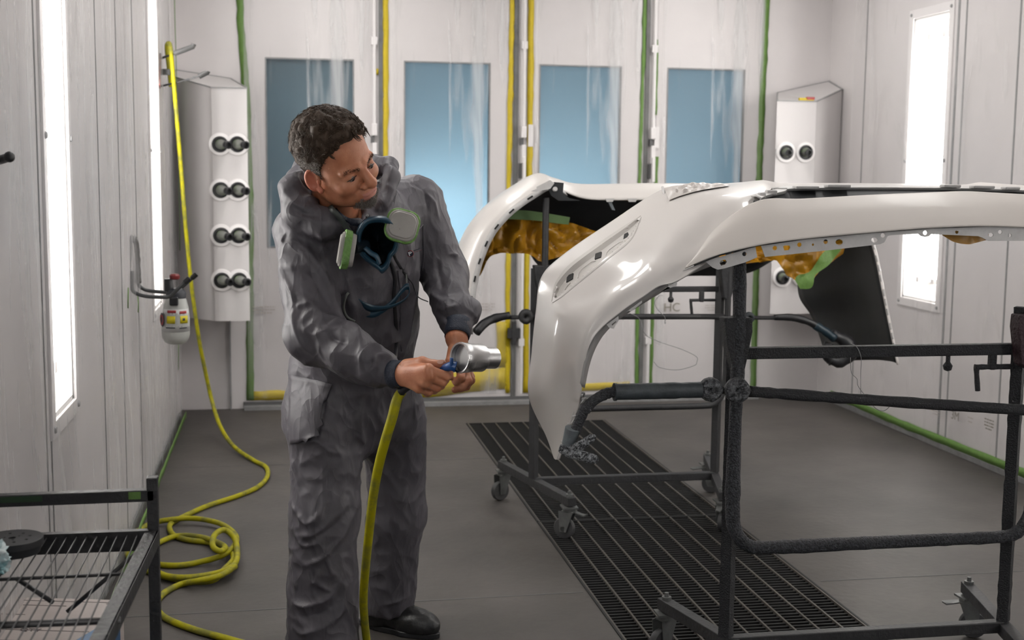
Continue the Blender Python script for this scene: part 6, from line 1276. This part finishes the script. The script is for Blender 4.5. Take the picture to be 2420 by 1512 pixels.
# box on the lower shelf, seen through the wires
ZB = .455
def bx(a, b_): return atZ(a, b_, ZB)
P = [bx(291, 1419), bx(-90, 1408), bx(-170, 1700), bx(206, 1700)]; CARD = mat('pale_cardboard', (.50, .44, .41), .7, mott=.12, mscale=12); P0 = P[0]; d1 = P[3]-P[0]; d1[2] = 0; d1 = nrm(d1)*.38; P = [P[0], P[1], P[1]+d1, P[0]+d1]
box1 = thing('cardboard_box', 'pale printed cardboard box with a blue side on the cart\'s lower shelf', 'box', ((P[0]+P[2])/2)*[1, 1, 0]+[0, 0, zt2])
m = MB(); m.prism([np.array([q[0], q[1], zt2+.001]) for q in P], (0, 0, ZB-zt2)); m.build('box_body', CARD, box1, smooth=0)
u1 = nrm(P[1]-P[0]); v1 = nrm(d1); ztp = ZB+.0015
m = MB(); q = [P[0]+v1*.10+[0, 0, .0015], P[0]+v1*.375+[0, 0, .0015], P[0]+v1*.375+u1*.13+[0, 0, .0015]]; m.prism([np.array([a_[0], a_[1], ztp]) for a_ in q], (0, 0, .0008)); m.build('blue_corner_print', mat('print_blue', (.01, .09, .22), .5), box1, smooth=0)
m = MB(); P3 = [P[0]+v1*.09, P[3]]; m.prism([np.array([P3[0][0]+.001, P3[0][1], zt2+.01]), np.array([P3[1][0]+.001, P3[1][1], zt2+.01]), np.array([P3[1][0]+.001, P3[1][1], ZB]), np.array([P3[0][0]+.001, P3[0][1], ZB])], (.001, 0, 0)); m.build('blue_side', MATS['print_blue'], box1, smooth=0)
rg = np.random.default_rng(3); INK = mat('box_ink', (.10, .08, .08), .7)
for k in range(9):
    m = MB(); c_ = P[0]+u1*(.012+.0*k)+v1*(.012+.0085*k); w = .022 if k < 3 else .014; m.bar(np.array([c_[0], c_[1], ztp]), np.array([c_[0], c_[1], ztp])+u1*w*rg.uniform(.7, 1.1), .002, .0008, up=(0, 0, 1)); m.build('print_line', INK, box1, smooth=0)
for (fa, fb, l) in ((.012, .02, .26), (.12, .05, .12), (.20, .11, .2), (.05, .20, .3), (.03, .26, .3)):
    m = MB(); c_ = P[0]+u1*fa+v1*fb; c_ = np.array([c_[0], c_[1], ztp]); m.bar(c_, c_+u1*l*.8, .0010, .0006, up=(0, 0, 1)); m.build('print_line', INK, box1, smooth=0)
tpos = bx(72, 1490); writing('box_lettering', 'QTY', .022, np.array([tpos[0], tpos[1], ztp]), -u1, -v1, INK, box1)
box2 = thing('cardboard_box', 'small dark open brown box beside the cart post', 'box', (postx-.01, posty-.12, zt2))
# brown box sits on the lower shelf behind the pale one
m = MB(); x0, x1, y0, y1 = cBR[0]-.045, cBR[0]+.008, cBR[1]-.18, cBR[1]-.03; zb = .38
m.bb((x0, y0, zt2), (x1, y0+.004, zb)); m.bb((x0, y1-.004, zt2), (x1, y1, zb)); m.bb((x0, y0, zt2), (x0+.004, y1, zb)); m.bb((x1-.004, y0, zt2), (x1, y1, zb)); m.bb((x0, y0, zt2), (x1, y1, zt2+.004)); m.build('box_body', mat('brown_cardboard', (.09, .05, .025), .7), box2, smooth=0)
# sanding pad on the shelf
pc = atZ(28, 1274, ZS+.03); rad = (atZ(95, 1280, ZS+.03)-pc)[0]; pad = thing('sanding_pad', 'round black sanding disc pad with holes on the wire shelf', 'sanding pad', pc-[0, 0, .03]+[0, 0, .004])
n_ = 8; hl = []
for k in range(8): a = k*math.pi/4+.3; hl.append(circ((rad*.58*math.cos(a), rad*.58*math.sin(a)), rad*.075, 12))
hl += [circ((0, 0), rad*.15, 14)]+[circ((rad*.27*math.cos(a), rad*.27*math.sin(a)), rad*.06, 10) for a in (.8, 2.9, 5.0)]
PADM = mat('black_pad_rubber', (.022, .022, .024), .6, mott=.2, mscale=20)
plate('pad_disc', circ((0, 0), rad, 56), hl, pc+[0, 0, -.004], (1, 0, 0), (0, 1, 0), .012, PADM, pad, bev=.0012)
m = MB(); m.lathe([(rad*.97, -.011), (rad*.90, -.026), (rad*.5, -.0265), (.001, -.0265), (.001, -.0112)], pc, (0, 0, 1), 48); m.build('pad_backing', PADM, pad)
# crumpled blue wipe
CY = mat('turquoise_wipe', (.30, .55, .58), .7, col2=(.62, .68, .68), mscale=22, mramp=(.40, .60)); wc = atY(2, 1325, sh(2, 1325)[1]-.03)+[0, 0, .0]
wc = sh(0, 1345)+[-.028, -.02, .026]
rg = np.random.default_rng(21); U = 70; Vn = 40; G = np.zeros((Vn, U, 3))
for i in range(Vn):
    for j in range(U):
        t = .05+(math.pi-.1)*i/(Vn-1); u = 2*math.pi*j/U; d_ = np.array([math.sin(t)*math.cos(u), math.sin(t)*math.sin(u), math.cos(t)]); q = Vector(d_*2.3); f_ = 1+.55*(.4-abs(mnoise.noise(q)))*1.2+.35*(.4-abs(mnoise.noise(q*2.7)))
        G[i, j] = wc+d_*np.array([.040, .035, .036])*f_
m = MB(); m.grid(G, wrap=True); tag(m.build('paper_wipe', CY, smooth=30), 'crumpled turquoise and white paper wipe lying against the sanding pad', 'wipe')
